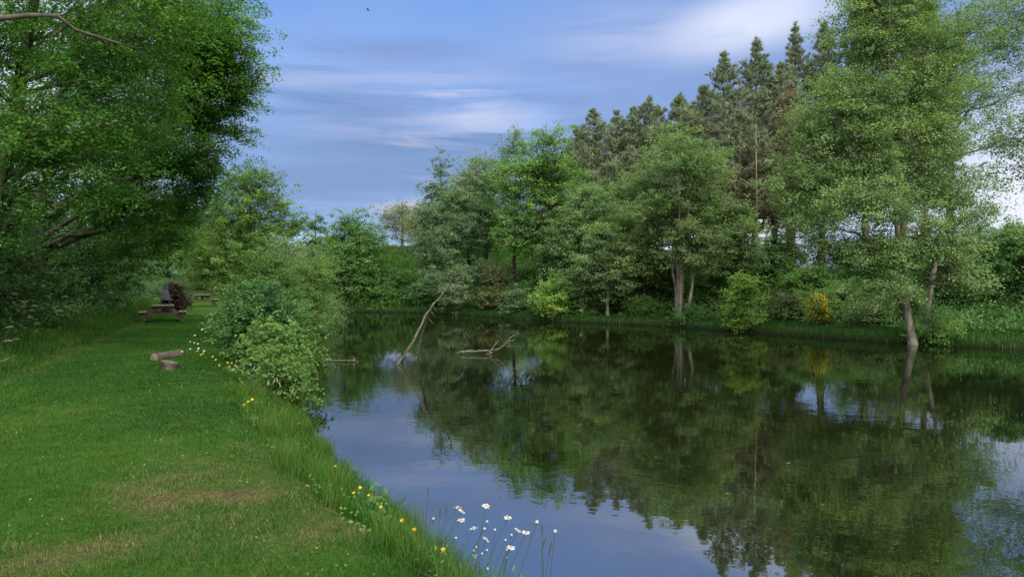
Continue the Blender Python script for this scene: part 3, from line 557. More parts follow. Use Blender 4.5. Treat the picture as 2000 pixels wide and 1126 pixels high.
# the largest alder, trunk on the shore at the right
bR = ground_at(1786, 24.0)
tree('alder_tree', 'largest alder, with a pale trunk at the right shore and a crown above the frame', 'tree', G3, bR, [(0, 0, -.3), (-.25, .1, 1.4), (-.45, .1, 3.2), (-.55, .2, 6), (-.65, .3, 9), (-.7, .3, 11.3)], .135,
     px_lobes(bR, [(1760, 40, 24.5, 1.3, 1.4, .9), (1690, 90, 24.5, 1.2, 1.3, .8), (1820, 100, 24.5, 1.2, 1.3, .9), (1640, 160, 24, 1.0, 1.2, .7), (1720, 170, 24, 1.2, 1.3, .8), (1800, 180, 24, 1.1, 1.3, .8), (1650, 240, 24, 1.1, 1.2, .7), (1740, 250, 23.5, 1.2, 1.3, .7), (1830, 260, 24.5, .9, 1.1, .7),
                   (1620, 310, 24, 1.1, 1.2, .6), (1700, 330, 23.5, 1.2, 1.2, .6), (1790, 330, 23.5, 1.1, 1.2, .7), (1590, 370, 24, .9, 1.1, .5), (1660, 400, 23.5, 1.2, 1.2, .55), (1760, 400, 23, 1.1, 1.2, .6), (1840, 380, 24, 1.0, 1.1, .6), (1580, 440, 24, .7, 1.0, .45), (1640, 470, 23.5, .9, 1.1, .45), (1720, 480, 23, 1.0, 1.1, .5), (1810, 460, 23, 1.1, 1.1, .55), (1870, 440, 23.5, .9, 1, .5),
                   (1730, 560, 23, .7, .9, .4), (1850, 520, 23, .9, 1, .45), (1740, -40, 25, 1.2, 1.3, .9)]),
     820, 115, .082, 'alder', spread=(.38, .16), tint=(.45, .14, .08), bark='palebark', shell=.4, droop=.15, open_front=.5, limb_r=.6,
     bare=[(np.array([W(1812, 655, 24.6), W(1808, 615, 24.6), W(1818, 560, 24.7), W(1830, 500, 24.9)])-bR, [.13, .105, .085, .05])])
bS = ground_at(1850, 33)
tree('alder_tree', 'thin leaved spreading tree with dark open branches at the right edge', 'tree', G3, bS, [(0, 0, -.3), (.1, 0, 3), (.25, .1, 6), (.5, .1, 10.5)], .21,
     px_lobes(bS, [(1900, 40, 33, 1.5, 1.5, 1.1), (1960, 90, 33, 1.5, 1.6, 1.1), (1880, 150, 32.5, 1.4, 1.5, 1.0), (1950, 190, 32.5, 1.4, 1.5, .9), (1900, 260, 32, 1.5, 1.5, .8), (1970, 270, 32.5, 1.2, 1.4, .7), (1890, 350, 31.5, 1.4, 1.3, .7), (1920, 420, 31, 1.1, 1.2, .55), (2040, 160, 33, 1.8, 1.8, 1.3), (2030, 60, 33, 1.6, 1.6, 1.2), (1880, 60, 32, 1.3, 1.4, 1.0), (1870, 210, 31.5, 1.2, 1.3, .9), (1990, 20, 33, 1.5, 1.5, 1.1)]),
     300, 50, .10, 'alder', spread=(.42, .2), tint=(.30, .14, .1), shell=.3, droop=.05, limb_r=.75)
bT = np.array([19.5, 24.5, gz(19.5, 24.5)])
tree('alder_tree', 'near bare branched tree reaching in from beyond the right edge', 'tree', G3, bT, [(0, 0, -.3), (.1, 0, 2.5), (-.1, .1, 5), (.1, .1, 9)], .18,
     px_lobes(bT, [(2000, 330, 24, .8, .9, .4), (1985, 260, 24, .9, .9, .5), (2060, 200, 24, 1.3, 1.3, .9), (2100, 330, 24, 1.3, 1.3, .8), (2080, 80, 24, 1.4, 1.4, 1), (2160, 160, 24, 1.4, 1.4, 1)]),
     110, 26, .10, 'alder', spread=(.36, .14), tint=(.30, .14, .1), shell=.3, limb_r=.8)
# pines
for a in [('pine with an even top at the left end of the pine row', 1152, 50, 212, 1.5, .45), ('pine second from the left of the row, browned low branches', 1205, 51, 218, 1.5, .5), ('broad pine whose top forks just right of the brown pair', 1268, 50, 190, 1.7, .3),
          ('pine with a pale bluish top above the pale alder trunks', 1322, 49, 182, 1.6, .25), ('ragged pine with a thin tip left of the tallest spire', 1418, 44, 103, 1.7, .25), ('sharp tipped pine standing like a spire over the dark pines', 1474, 45, 76, 1.5, .3), ('pine with the finest narrow spire right of the sharp tipped one', 1548, 46, 48, 1.35, .15),
          ('blunt topped pine left of the largest alder crown', 1606, 46, 46, 1.5, .15), ('pine top showing just above the left side of the largest alder', 1690, 44, -5, 1.5, .1), ('pine top showing above the middle of the largest alder', 1765, 44, -22, 1.5, .1), ('pine top furthest right above the largest alder', 1805, 45, -20, 1.4, .1),
          ('shorter dark pine filling in below the sharp tipped spire', 1445, 41, 215, 1.8, .5), ('shorter brownish pine below the narrow spire', 1510, 42, 250, 1.6, .55), ('grey green pine rising between the pale alders and the ragged pine', 1372, 46, 172, 1.7, .3), ('low topped pine just right of the bluish top', 1345, 47, 222, 1.7, .4), ('pine closing the step between brown pair and forked top', 1236, 52, 212, 1.6, .4), ('pine half hidden behind the vivid oak crown', 1128, 52, 250, 1.5, .3), ('broad dark pine between the two narrow spires', 1512, 44, 120, 1.7, .3), ('short pine hidden between the pale alders and the brown pair', 1235, 47, 290, 1.5, .6)]:
    pine(a[0], a[1], a[2], a[3], a[4], brown=min(.8, a[5]*1.4), hb=.34 if 'hort' in a[0] else .25, lean=rng.normal(0, .12))
pine('dead conifer with rusty brown needles beside the largest alder', 1540, 40, 165, 1.0, brown=0, mat='dry', name='dead_conifer', cat='dead tree', group=None, dense=.7, hb=.3)
for k, (px, D, t, lb) in enumerate([(1478, 38.5, 240, 'bare pale dead pole standing among the dark pines'), (1329, 33.9, 365, 'bare white dead stem beside the pale alder trunks')]):
    b = ground_at(px, D); h = top_z(t, D)-b[2]; root = empty('dead_tree', b, lb, 'dead tree', 'dead standing stems'); tb = Tubes()
    tb.add([(0, 0, -.2), (.03, 0, h*.3), (-.04, 0, h*.65), (-.08, 0, h)], [.04, .034, .026, .01], 7)
    for q in range(7):
        z = h*rng.uniform(.35, .95); a = rng.uniform(0, 6.28); l = rng.uniform(.3, .9); br = Tubes(); br.add(curve_pts((-.04*z/h, 0, z), (math.cos(a)*l, math.sin(a)*l, z+l*.25), .03, 4, .03), np.linspace(.016, .005, 4), 4); br.build('branch', M['palebark'], root)
    tb.build('trunk', M['palebark'], root)

# fillers of the wall of trees, behind the front row
auto('alder_tree', 'dull green tree filling the wall behind the vivid oak', 'tree', G3, 1120, 50, 300, 2.6, 'alder', n=16, hb=.1, prof='oval', clusters=190, per=80, leaf=.13, r0=.17, spread=(.44, .2), tint=(.42, .16, .1))
auto('alder_tree', 'dull green tree just below the brown pair of pines', 'tree', G3, 1190, 46, 335, 2.5, 'alder', n=16, hb=.1, prof='oval', clusters=190, per=80, leaf=.13, r0=.17, spread=(.44, .2), tint=(.50, .16, .1))
auto('alder_tree', 'grey green tree wedged between pale trunks and spire pine', 'tree', G3, 1395, 43, 290, 2.2, 'alder', n=13, hb=.5, prof='oval', clusters=180, per=80, leaf=.125, r0=.16, spread=(.44, .2), tint=(.40, .16, .1))
auto('alder_tree', 'tree behind the left flank of the largest alder', 'tree', G3, 1600, 36, 300, 1.9, 'alder', n=12, hb=.5, prof='oval', clusters=160, per=80, leaf=.11, r0=.14, spread=(.4, .18), tint=(.46, .16, .1))
auto('alder_tree', 'grey green tree between the poplar and the thin topped alder', 'tree', G3, 915, 53, 330, 2.2, 'alder', n=14, hb=.15, prof='oval', clusters=160, per=75, leaf=.13, r0=.16, spread=(.44, .2), tint=(.40, .16, .1))
# shrubs of the far bank
def bush(label, px, D, top, radius, mat, leaf=.10, clusters=110, per=75, tint=(.45, .16, .1), group='shrubs on the far bank', name='bank_shrub', prof='dome', **kw):
    kw.setdefault('spread', (.28, .14)); kw.setdefault('stems', 4)
    return auto(name, label, 'shrub', group, px, D, top, radius, mat, n=kw.pop('n', 9), hb=.08, prof=prof, clusters=clusters, per=per, leaf=leaf, r0=.05, tint=tint, part=('stems', 'foliage'), **kw)
bush('bright yellow green bush spreading low over the water left of the single trunk', 1083, 38.3, 540, 1.15, 'lime', .095, 150, 80, (.45, .14, .1), hexa=True)
bush('lime green sapling on the shore between pale trunks and broom', 1450, 29.8, 541, .85, 'lime', .085, 120, 70, (.55, .12, .1), hexa=True, prof='cone', spread=(.2, .11))  # lime leaf colour brightened to offset shade from the largest alder
bush('olive brown willow shrub at the far corner waterline', 965, 43.6, 520, 1.2, 'brownleaf', .10, 140, 80, (.42, .16, .1))
bush('grey green low shrub left of the bright yellow green bush', 1015, 41, 575, .9, 'willow', .10, 90, 75, (.40, .16, .1))
bush('dark shrub under the oak at the waterline', 1040, 42.5, 545, 1.2, 'hedge', .11, 110, 80, (.45, .16, .1))
bush('spreading shrub right of the bright yellow green bush', 1140, 38.2, 560, 1.1, 'alder', .10, 120, 80, (.38, .16, .1))
bush('broad shrub behind the single grey trunk', 1225, 38.6, 545, 1.4, 'alder', .10, 140, 85, (.44, .16, .1))
bush('low light shrub spreading left of the pale trunks', 1262, 36.2, 592, .9, 'bright', .09, 90, 70, (.40, .16, .1))
bush('dark shrub behind the pale trunks', 1300, 39.5, 520, 1.6, 'oak', .11, 140, 85, (.38, .16, .1))
bush('green shrub right of the pale trunks', 1385, 37, 535, 1.3, 'oak', .10, 130, 80, (.5, .16, .1))
bush('vivid climbing shrub at the foot of the pines', 1400, 40.5, 500, 1.7, 'oak', .11, 140, 85, (.46, .16, .1))
bush('dark shrub behind the lime green sapling', 1480, 37.5, 480, 1.7, 'hedge', .11, 150, 85, (.40, .16, .1))
bush('brown twiggy shrub left of the yellow broom', 1540, 31.5, 580, .75, 'brownleaf', .085, 70, 55, (.45, .16, .1))
bush('mid green shrub above the yellow broom', 1590, 33.5, 525, 1.2, 'oak', .10, 120, 80, (.52, .16, .1))
bush('leafy shrub right of the yellow broom', 1655, 30, 560, 1.1, 'oak', .095, 120, 80, (.56, .16, .1))
bush('pale edged low shrub left of the largest alder', 1700, 27.4, 590, .85, 'alder', .085, 90, 75, (.46, .16, .1))
bush('dark shrub close behind the largest alder trunk', 1762, 27.8, 560, 1.0, 'hedge', .085, 110, 80, (.42, .16, .1))
bush('small leafy clump at the foot of the largest alder', 1822, 24.0, 618, .42, 'oak', .07, 45, 60, (.55, .16, .1), n=6)
bush('tangled dark clump at the foot of the pale trunks', 1350, 33.2, 600, .5, 'hedge', .08, 45, 60, (.5, .16, .1), n=6)
bush('tall dark hedge bush right of the largest alder', 1880, 28.5, 470, 1.7, 'hedge', .09, 190, 90, (.42, .14, .1))
bush('dark hedge bush at the right edge of the far bank', 1970, 27.5, 455, 1.9, 'hedge', .09, 220, 90, (.36, .14, .1))
bush('dark hedge bush beyond the right edge', 2090, 26.5, 440, 2.0, 'hedge', .10, 180, 85, (.38, .14, .1))
bush('dark holly like bush under the brown conifer', 1520, 38.5, 465, 1.8, 'hedge', .11, 150, 85, (.36, .16, .1))
bush('dark bush between broom and largest alder, up the slope', 1690, 33.5, 500, 1.6, 'hedge', .10, 150, 85, (.40, .16, .1))
bush('bush up the slope behind the largest alder', 1800, 32.5, 490, 1.6, 'hedge', .10, 150, 85, (.46, .16, .1))
bush('round bush at the corner of the cove, left of the willow', 765, 53, 520, 1.7, 'bright', .12, 130, 80, (.32, .16, .1))
bush('low dark bush at the water in the cove', 815, 49.5, 560, 1.5, 'hedge', .12, 120, 80, (.46, .16, .1))
bush('dark overhanging bush at the left end of the cove', 735, 49.3, 560, 1.4, 'oak', .12, 120, 80, (.36, .16, .1))
# distant tree line beyond the plateau
for k, (px, D, t, r, lb) in enumerate([(640, 95, 470, 5, 'distant tree just visible between left bank alders'), (960, 95, 440, 6, 'distant dark tree behind the thin alder'), (1120, 75, 430, 4.5, 'distant tree behind the oak and first pines'), (1990, 80, 448, 4.2, 'distant yellow green tree beyond the right hedge')]):
    auto('distant_tree', lb, 'tree', 'distant trees beyond the pond', 'x' and px, D, t, r, 'alder' if k < 3 else 'bright', n=14, hb=.08, prof='dome', clusters=140, per=70, leaf=.26, r0=.3, spread=(.8, .4), tint=(.42, .16, .1))
# yellow broom
bb = ground_at(1598, 28.7)
br = tree('broom_bush', 'small broom bush covered in yellow blossom on the far bank', 'bush', None, bb, straight(.9), .03, crown_lobes(1.0, .15, .55, 7, 'dome', size=.5), 60, 34, .07, 'oak', stems=5, spread=(.13, .10), tint=(.5, .15, .1), part=('stems', 'foliage'))
P = np.concatenate([np.array(l[:3])+unit(rng.normal(0, 1, (60, 3)))*np.array(l[3:6])*rng.uniform(.8, 1.2, (60, 1)) for l in crown_lobes(1.0, .2, .5, 7, 'dome', size=.5)])
V, F = leaf_quads(P, .06*rng.uniform(.6, 1.2, len(P)), rng.normal(0, 1, P.shape), .8, hexa=True); mesh_np('blossom', V, F, M['broom'], br, rng.uniform(.2, .8, len(P)))
# reddish bush beside the barbecue
bq = np.array([-17.6, 38.9, gz(-17.6, 38.9)])
tree('purple_shrub', 'dark reddish brown bush beside the barbecue', 'shrub', None, bq, straight(1.2), .05, crown_lobes(1.15, .15, .55, 8, 'dome', size=.5), 80, 60, .10, 'purple', stems=4, spread=(.2, .14), part=('stems', 'foliage'))

# ------------------------------------------------------------------ things on the lawn
def box(bmV, c, s, rot=None):
    x, y, z = [q/2 for q in s]; v = np.array([(-x, -y, -z), (x, -y, -z), (x, y, -z), (-x, y, -z), (-x, -y, z), (x, -y, z), (x, y, z), (-x, y, z)])
    if rot is not None: v = v @ np.asarray(rot).T
    bmV.append(v+np.asarray(c))
BOXF = np.array([(0, 3, 2, 1), (4, 5, 6, 7), (0, 1, 5, 4), (1, 2, 6, 5), (2, 3, 7, 6), (3, 0, 4, 7)])
def build_boxes(name, lst, mat, parent, bevel=.006):
    V = np.concatenate(lst); F = np.concatenate([BOXF+8*k for k in range(len(lst))])
    o = mesh_np(name, V, F, mat, parent)
    if bevel:
        m = o.modifiers.new('edge', 'BEVEL'); m.width = bevel; m.segments = 2; m.limit_method = 'ANGLE'
    return o
def roty(a): c, s = math.cos(a), math.sin(a); return np.array([(c, 0, s), (0, 1, 0), (-s, 0, c)])
def picnic_table(label, loc, rz, L=1.75, s=1.0):
    r = empty('picnic_table', loc, label, 'picnic table', 'picnic tables on the lawn', rz); r.scale = (s*1.2, s, s*.94)
    H, tw, sw = .74, .74, .26
    p = [];
    for k in range(5): box(p, (-tw/2+tw/10+k*tw/5, rng.uniform(-.008, .008), H), (tw/5-.012, L, .042))
    build_boxes('tabletop', p, M['tablewood'], r)
    for sd in (-1, 1):
        p = []
        for k in (0, 1): box(p, (sd*(.645+(k-.5)*.135), 0, .455), (.125, L, .042))
        build_boxes('seat', p, M['tablewood'], r)
    for e in (-1, 1):
        y = e*(L/2-.28)
        for sd in (-1, 1):
            a = np.array([sd*.24, H-.06]); b = np.array([sd*.66, -.02]); ang = math.atan2(b[0]-a[0], a[1]-b[1]); ln = np.hypot(*(b-a))
            p = []; box(p, ((a[0]+b[0])/2, y, (a[1]+b[1])/2), (.115, .052, ln), roty(-ang)); build_boxes('leg', p, M['framewood'], r)
        p = []; box(p, (0, y+e*.053, .385), (1.50, .05, .125)); build_boxes('seat_beam', p, M['framewood'], r)
        p = []; box(p, (0, y+e*.053, H-.075), (.66, .05, .10)); build_boxes('top_beam', p, M['framewood'], r)
        ln = math.hypot(.42, .30); p = []; box(p, (0, y-e*.24, .53), (.08, .042, ln+.06), np.array([(1, 0, 0), (0, math.cos(e*.95), -math.sin(e*.95)), (0, math.sin(e*.95), math.cos(e*.95))])); build_boxes('brace', p, M['framewood'], r)
    return r
b1 = ground_at(318, 28.6); picnic_table('nearer wooden picnic table on the mown lawn', b1, R(24), s=.90)
b2 = ground_at(395, 45.5); picnic_table('farther wooden picnic table beside the bank bushes', b2, R(20))
# masonry barbecue
bq = ground_at(323, 36.5)
r = empty('barbecue', bq, 'grey stone barbecue with tapering chimney behind the nearer picnic table', 'barbecue', None, R(28)); r.scale = (.62, .62, .67)
p = []; box(p, (-.27, 0, .46), (.12, .55, .98)); box(p, (.27, 0, .46), (.12, .55, .98)); box(p, (0, .22, .46), (.42, .10, .98)); build_boxes('base', p, M['soot'], r, .012)
p = []; box(p, (.05, -.08, .99), (.84, .74, .075)); build_boxes('shelf', p, M['stone'], r, .012)
def frustum(z0, z1, a0, b0, a1, b1, y0=0, y1=0):
    return np.array([(-a0, y0-b0, z0), (a0, y0-b0, z0), (a0, y0+b0, z0), (-a0, y0+b0, z0), (-a1, y1-b1, z1), (a1, y1-b1, z1), (a1, y1+b1, z1), (-a1, y1+b1, z1)])
build_boxes('firebox', [frustum(1.03, 1.22, .34, .27, .325, .265)], M['stone'], r, .012)
build_boxes('hood', [frustum(1.223, 1.70, .315, .26, .20, .17)], M['stone'], r, .012)
build_boxes('chimney', [frustum(1.703, 2.05, .20, .17, .185, .16)], M['stone'], r, .012)
p = []; box(p, (0, 0, 2.08), (.46, .40, .05)); build_boxes('cap', p, M['stone'], r, .01)

# log and stump
def log(name, label, loc, rz, ln, rad, tilt=0.0, upright=False):
    r = empty(name, loc, label, 'log' if not upright else 'stump', None, rz)
    n = 14; sides = 18; t = np.linspace(0, 1, n); a = np.arange(sides)*2*math.pi/sides
    rr = rad*(1+.06*np.cos(a*3+1)[None, :]+.05*rng.normal(0, 1, (n, sides)))*(1+.08*np.cos(t*7)[:, None])
    if upright: V = np.stack([rr*np.cos(a), rr*np.sin(a), (t[:, None]*ln-.06)*np.ones(sides)+t[:, None]*tilt*np.cos(a)[None, :]*rad], -1)
    else: V = np.stack([(t[:, None]-.5)*ln*np.ones(sides), rr*np.cos(a), rr*np.sin(a)+rad*.86], -1)
    i = np.arange(n-1)[:, None]*sides; j = np.arange(sides)[None, :]; j2 = (j+1) % sides
    mesh_np('bark', V.reshape(-1, 3), np.stack([i+j, i+j2, i+sides+j2, i+sides+j], -1).reshape(-1, 4), M['logbark'], r, smooth=True)
    for e in ((n-1,) if upright else (0, n-1)):
        ring = V[e]; c = ring.mean(0); off = np.array([0, 0, .004]) if upright else np.array([-.004 if e == 0 else .004, 0, 0])
        mid = c+(ring-c)*.5+off*2
        Vc = np.concatenate([ring+off*.2, mid, [c+off*2]]); k = np.arange(sides); k2 = (k+1) % sides
        mesh_np('cut_end', Vc, [np.stack([k, k2, sides+k2, sides+k], -1), np.stack([sides+k, sides+k2, np.full(sides, 2*sides)], -1)], M['cutwood'], r)
    return r
bl = ground_at(327, 15.0); log('felled_log', 'felled log with pale bark lying on the lawn by the bank', bl, R(80), .85, .08)
bs = ground_at(331, 13.05); log('tree_stump', 'short sawn stump standing in the grass in front of the log', bs, R(200), .215, .13, tilt=.22, upright=True)

# fence and sign at the end of the lawn
def post_fence():
    a = ground_at(352, 70); b = ground_at(412, 70); r = empty('wire_fence', a, 'low dark post and rail fence closing the far end of the lawn', 'fence')
    d = b-a; n = 6
    for k in range(n):
        q = d*k/(n-1); z = gz(a[0]+q[0], a[1]+q[1])-a[2]; t = Tubes(); t.add([(q[0], q[1], z-.3), (q[0], q[1], z+.85)], [.06, .055], 8); t.build('post', M['postwood'], r)
    for h in (.3, .55, .78):
        p = Tubes(); p.add([(d*k/(n-1))+np.array([0, -.07, gz(a[0]+(d*k/(n-1))[0], 70)-a[2]+h]) for k in range(n)], .035, 6); p.build('rail', M['postwood'], r)
post_fence()
bn = ground_at(394, 66); r = empty('notice_sign', bn, 'small pale yellow notice on a post at the far end of the lawn', 'sign')
p = []; box(p, (0, 0, .55), (.07, .07, 1.5)); build_boxes('post', p, M['postwood'], r)
p = []; box(p, (0, -.055, 1.12), (.34, .03, .28)); build_boxes('sign_board', p, M['signface'], r)

# ------------------------------------------------------------------ dead branches in the water
def branch(label, loc, paths, name='dead_branch', group='dead branches in the pond', mat='deadwood'):
    r = empty(name, loc, label, 'branch', group)
    for k, (pts, rad) in enumerate(paths):
        P = np.asarray(pts, float)-np.asarray(loc); t = np.linspace(0, 1, 4*len(P)-3); ti = np.linspace(0, 1, len(P))
        Q = np.stack([np.interp(t, ti, P[:, j]) for j in range(3)], -1); rr = np.interp(t, ti, rad)*.62
        Q[1:-1] += rng.normal(0, 1, (len(Q)-2, 3))*rr[1:-1, None]*.35; rr = rr*(1+.18*rng.normal(0, 1, len(rr)))
        tb = Tubes(); tb.add(Q, rr, 8); tb.build('limb' if max(rad) > .022 or k == 0 else 'twig', M[mat], r)
    return r
D = 18.3
lo = W(782, 698, D); lo[2] = WATER
branch('forked dead branch leaning high out of the pond', lo,
       [([W(776, 712, D), W(808, 665, D), W(828, 622, D+.2), W(842, 598, D+.3), W(866, 572, D+.4), W(888, 556, D+.5)], [.045, .05, .045, .04, .028, .018]),
        ([W(812, 702, D+1.2), W(822, 665, D+1.0), W(830, 632, D+.6), W(835, 610, D+.3)], [.052, .05, .044, .038]),
        ([W(872, 567, D+.4), W(879, 556, D+.3), W(882, 540, D+.2)], [.034, .028, .018]), ([W(882, 540, D+.2), W(890, 534, D+.1)], [.008, .004]),
        ([W(888, 556, D+.5), W(897, 559, D+.5), W(907, 566, D+.6)], [.018, .013, .005]),
        ([W(836, 620, D), W(848, 634, D-.1)], [.012, .004]), ([W(842, 608, D), W(851, 618, D-.1)], [.012, .004]), ([W(846, 598, D), W(853, 607, D-.1)], [.012, .004]), ([W(857, 588, D), W(874, 588, D-.2)], [.012, .005])])
D = 20.8
lo = W(930, 690, D); lo[2] = WATER
branch('pale dead branch floating level with one raised forked end', lo,
       [([W(890, 690, D), W(900, 686.5, D), W(930, 686, D), W(955, 684.5, D), W(968, 684, D)], [.012, .05, .045, .045, .04]), ([W(955, 685, D), W(975, 681, D-.1), W(988, 670, D-.1), W(999, 657, D), W(1014, 649, D)], [.04, .036, .032, .026, .010]),
        ([W(958, 684, D), W(967, 672, D+.2), W(974, 665, D+.3)], [.026, .022, .014]), ([W(993, 666, D), W(1003, 664, D), W(1007, 661, D)], [.018, .018, .014]), ([W(985, 674, D), W(994, 677, D-.1)], [.016, .008]),
        ([W(940, 694, D), W(962, 687, D)], [.05, .05])])
D = 18.8
lo = W(650, 706, D); lo[2] = WATER
branch('low half sunk branch beside the left bank bush', lo,
       [([W(626, 706, D), W(635, 702, D), W(645, 704, D), W(655, 707, D)], [.05, .08, .06, .02]), ([W(640, 704, D), W(665, 703.5, D), W(688, 703.5, D), W(696, 704, D)], [.03, .028, .026, .02]), ([W(690, 704, D), W(692, 698, D), W(687, 695.5, D)], [.02, .02, .016]), ([W(690, 704, D), W(700, 706, D)], [.016, .01])])
D = 22.3
lo = W(1055, 681, D); lo[2] = WATER
branch('tiny twig poking out of open water', lo, [([W(1050, 682, D), W(1056, 677, D), W(1062, 674, D)], [.010, .009, .005]), ([W(1054, 679, D), W(1058, 680.5, D), W(1063, 680, D)], [.012, .01, .006])], name='floating_twig')
lo = np.array([-8.5, 12.6, gz(-8.5, 12.6)])
branch('grey fallen stick in the verge grass at the left edge', lo, [([W(-30, 716, 12.6), W(0, 706, 12.6), W(18, 699, 12.6)], [.03, .03, .024])], name='fallen_stick', group=None)

# ------------------------------------------------------------------ grass
def blades(name, P, h, w, tint, mat='grass', lean=.35, seg=2, kind='stuff', stems=None):
    n = len(P); a = rng.uniform(0, 6.283, n); side = np.stack([np.cos(a), np.sin(a), np.zeros(n)], -1)
    b = a+math.pi/2+rng.normal(0, .5, n); bend = np.stack([np.cos(b), np.sin(b), np.zeros(n)], -1)*(np.abs(rng.normal(0, lean, n))*h)[:, None]
    w = (w*np.ones(n))[:, None]; up = np.array([0, 0, 1.0])*h[:, None]
    if seg == 1:
        V = np.stack([P-side*w*.5, P+side*w*.5, P+up*.95+bend], 1).reshape(-1, 3); F = np.arange(3*n).reshape(n, 3); t = tint; o = mesh_np(name, V, F, M[mat], None, t)
    else:
        m = P+up*.6+bend*.35
        V = np.stack([P-side*w*.5, P+side*w*.5, m+side*w*.38, m-side*w*.38, P+up*.95+bend], 1).reshape(-1, 3); i = np.arange(n)*5
        F = [np.stack([i, i+1, i+2, i+3], -1), np.stack([i+3, i+2, i+4], -1)]; o = mesh_np(name, V, F, M[mat], None, np.concatenate([tint, tint]))
    return tag(o, kind=kind)
def scatter(n, x0, x1, y0, y1, falloff=0.0):
    u = rng.random(n)
    if falloff > 0: y = (y0**(1-falloff)+u*(y1**(1-falloff)-y0**(1-falloff)))**(1/(1-falloff)) if falloff != 1 else y0*(y1/y0)**u
    else: y = y0+u*(y1-y0)
    return rng.uniform(x0, x1, n), y
# mown lawn
u = rng.random(640000); y = 2.6*(34/2.6)**u; sh = np.array([(2.6, -1.0), (1.35, 1.2), (.85, 3.2), (.32, 4.2), (-.38, 5.3), (-1.25, 6.8), (-2.5, 9.3), (-3.3, 11.3), (-4.3, 14.0), (-5.9, 18.5), (-7.6, 23.5), (-9.6, 30.5), (-11.6, 37.5)]); x = left_edge_x(y)+rng.random(len(y))*(np.interp(y, sh[:, 1], sh[:, 0])-.4-left_edge_x(y))
k = (np.abs(x)/y < .80); x, y = x[k], y[k]
sd = pond_sd(x, y); k = rng.random(len(x)) < lawn_zone(x, y, sd); x, y, sd = x[k], y[k], sd[k]
dr = dryness(x, y); cl = vnoise(x, y, 21, .10)*.5+vnoise(x, y, 22, .28)*.5; st = vnoise(x*1.0, y*.35, 23, 1.4)
big = vnoise(x, y, 24, 3.2)*.5+vnoise(x, y, 25, .9)*.5; t = .42+.36*(cl-.5)+.22*(st-.5)+.50*(big-.5)+rng.normal(0, .06, len(x)); t = np.where(rng.random(len(x)) < dr*1.15, rng.uniform(.72, .98, len(x)), t)
t = np.where((rng.random(len(x)) < .012), rng.uniform(.6, .9, len(x)), t)
blot = sstep(.62, .80, vnoise(x, y, 26, .16)*.55+vnoise(x, y, 27, .42)*.45); t = t-.22*blot
hh = (.010+.058*cl**1.6)*(1-.45*blot)*rng.uniform(.6, 1.4, len(x))*(1-.35*dr); thin = rng.random(len(x)) > dr*.35
P = np.stack([x, y, terrain(x, y, sd)-.004], -1)[thin]
blades('lawn_grass', P, hh[thin], .0048*np.maximum(1, P[:, 1]/5.5)**.8, np.clip(t[thin], 0.02, .99), lean=.9, seg=1)
# tall fringe along the near bank
n = 90000; y = 1.2+(15-1.2)*rng.random(n)**1.5; x = rng.uniform(-5.6, 2.0, n); sd = pond_sd(x, y); k = (sd > -.12) & (sd < .85+.6*(vnoise(x, y, 31, .5)-.5)); x, y, sd = x[k], y[k], sd[k]
for _ in range(4):
    n2 = 90000; y2 = 1.2+(15-1.2)*rng.random(n2)**1.5; x2 = rng.uniform(-5.6, 2.0, n2); s2 = pond_sd(x2, y2); k = (s2 > -.12) & (s2 < .85+.6*(vnoise(x2, y2, 31, .5)-.5)); x = np.r_[x, x2[k]]; y = np.r_[y, y2[k]]; sd = np.r_[sd, s2[k]]
cl = vnoise(x, y, 32, .22); hh = (.07+.20*cl)*rng.uniform(.4, 1.35, len(x))*np.clip(1.15-.55*np.abs(sd-.35), .35, 1.1)
keep = rng.random(len(x)) < (.35+.65*cl)
x3 = rng.uniform(-.5, .62, 4600); y3 = rng.uniform(3.1, 4.7, 4600); s3 = pond_sd(x3, y3); k = (s3 > .02) & (s3 < .75); x = np.r_[x, x3[k]]; y = np.r_[y, y3[k]]; sd = np.r_[sd, s3[k]]; c3_ = vnoise(x3[k], y3[k], 33, .3); cl = np.r_[cl, c3_]; hh = np.r_[hh, (.09+.19*c3_)*rng.uniform(.5, 1.3, k.sum())]; keep = np.r_[keep, np.ones(k.sum(), bool)]
blades('bank_grass', np.stack([x, y, terrain(x, y, np.maximum(sd, .0))-.02], -1)[keep], hh[keep], .0048*np.maximum(1, y[keep]/6)**.6, np.clip(.50+.34*(cl-.5)+rng.normal(0, .09, len(x)), .02, .8)[keep], lean=.6)
# tall verge grass on the left
n = 90000; y = 5*(46/5)**rng.random(n); x = left_edge_x(y)-rng.random(n)**1.3*(1.7+.02*y)+.06*rng.normal(0, 1, n)+.25*(vnoise(y, y*0, 41, 1.1)-.5); sd = np.full(n, 9.0)
cl = vnoise(x, y, 42, .45); dd = np.clip((left_edge_x(y)-x)/.7, 0, 1); hh = (.14+.36*cl)*rng.uniform(.5, 1.35, n)*(.4+.6*dd)
blades('verge_grass', np.stack([x, y, terrain(x, y)-.02], -1), hh, .008*np.maximum(1, y/9)**.8, np.clip(.52+.28*(cl-.5)+rng.normal(0, .08, n), .02, .75), lean=.4)
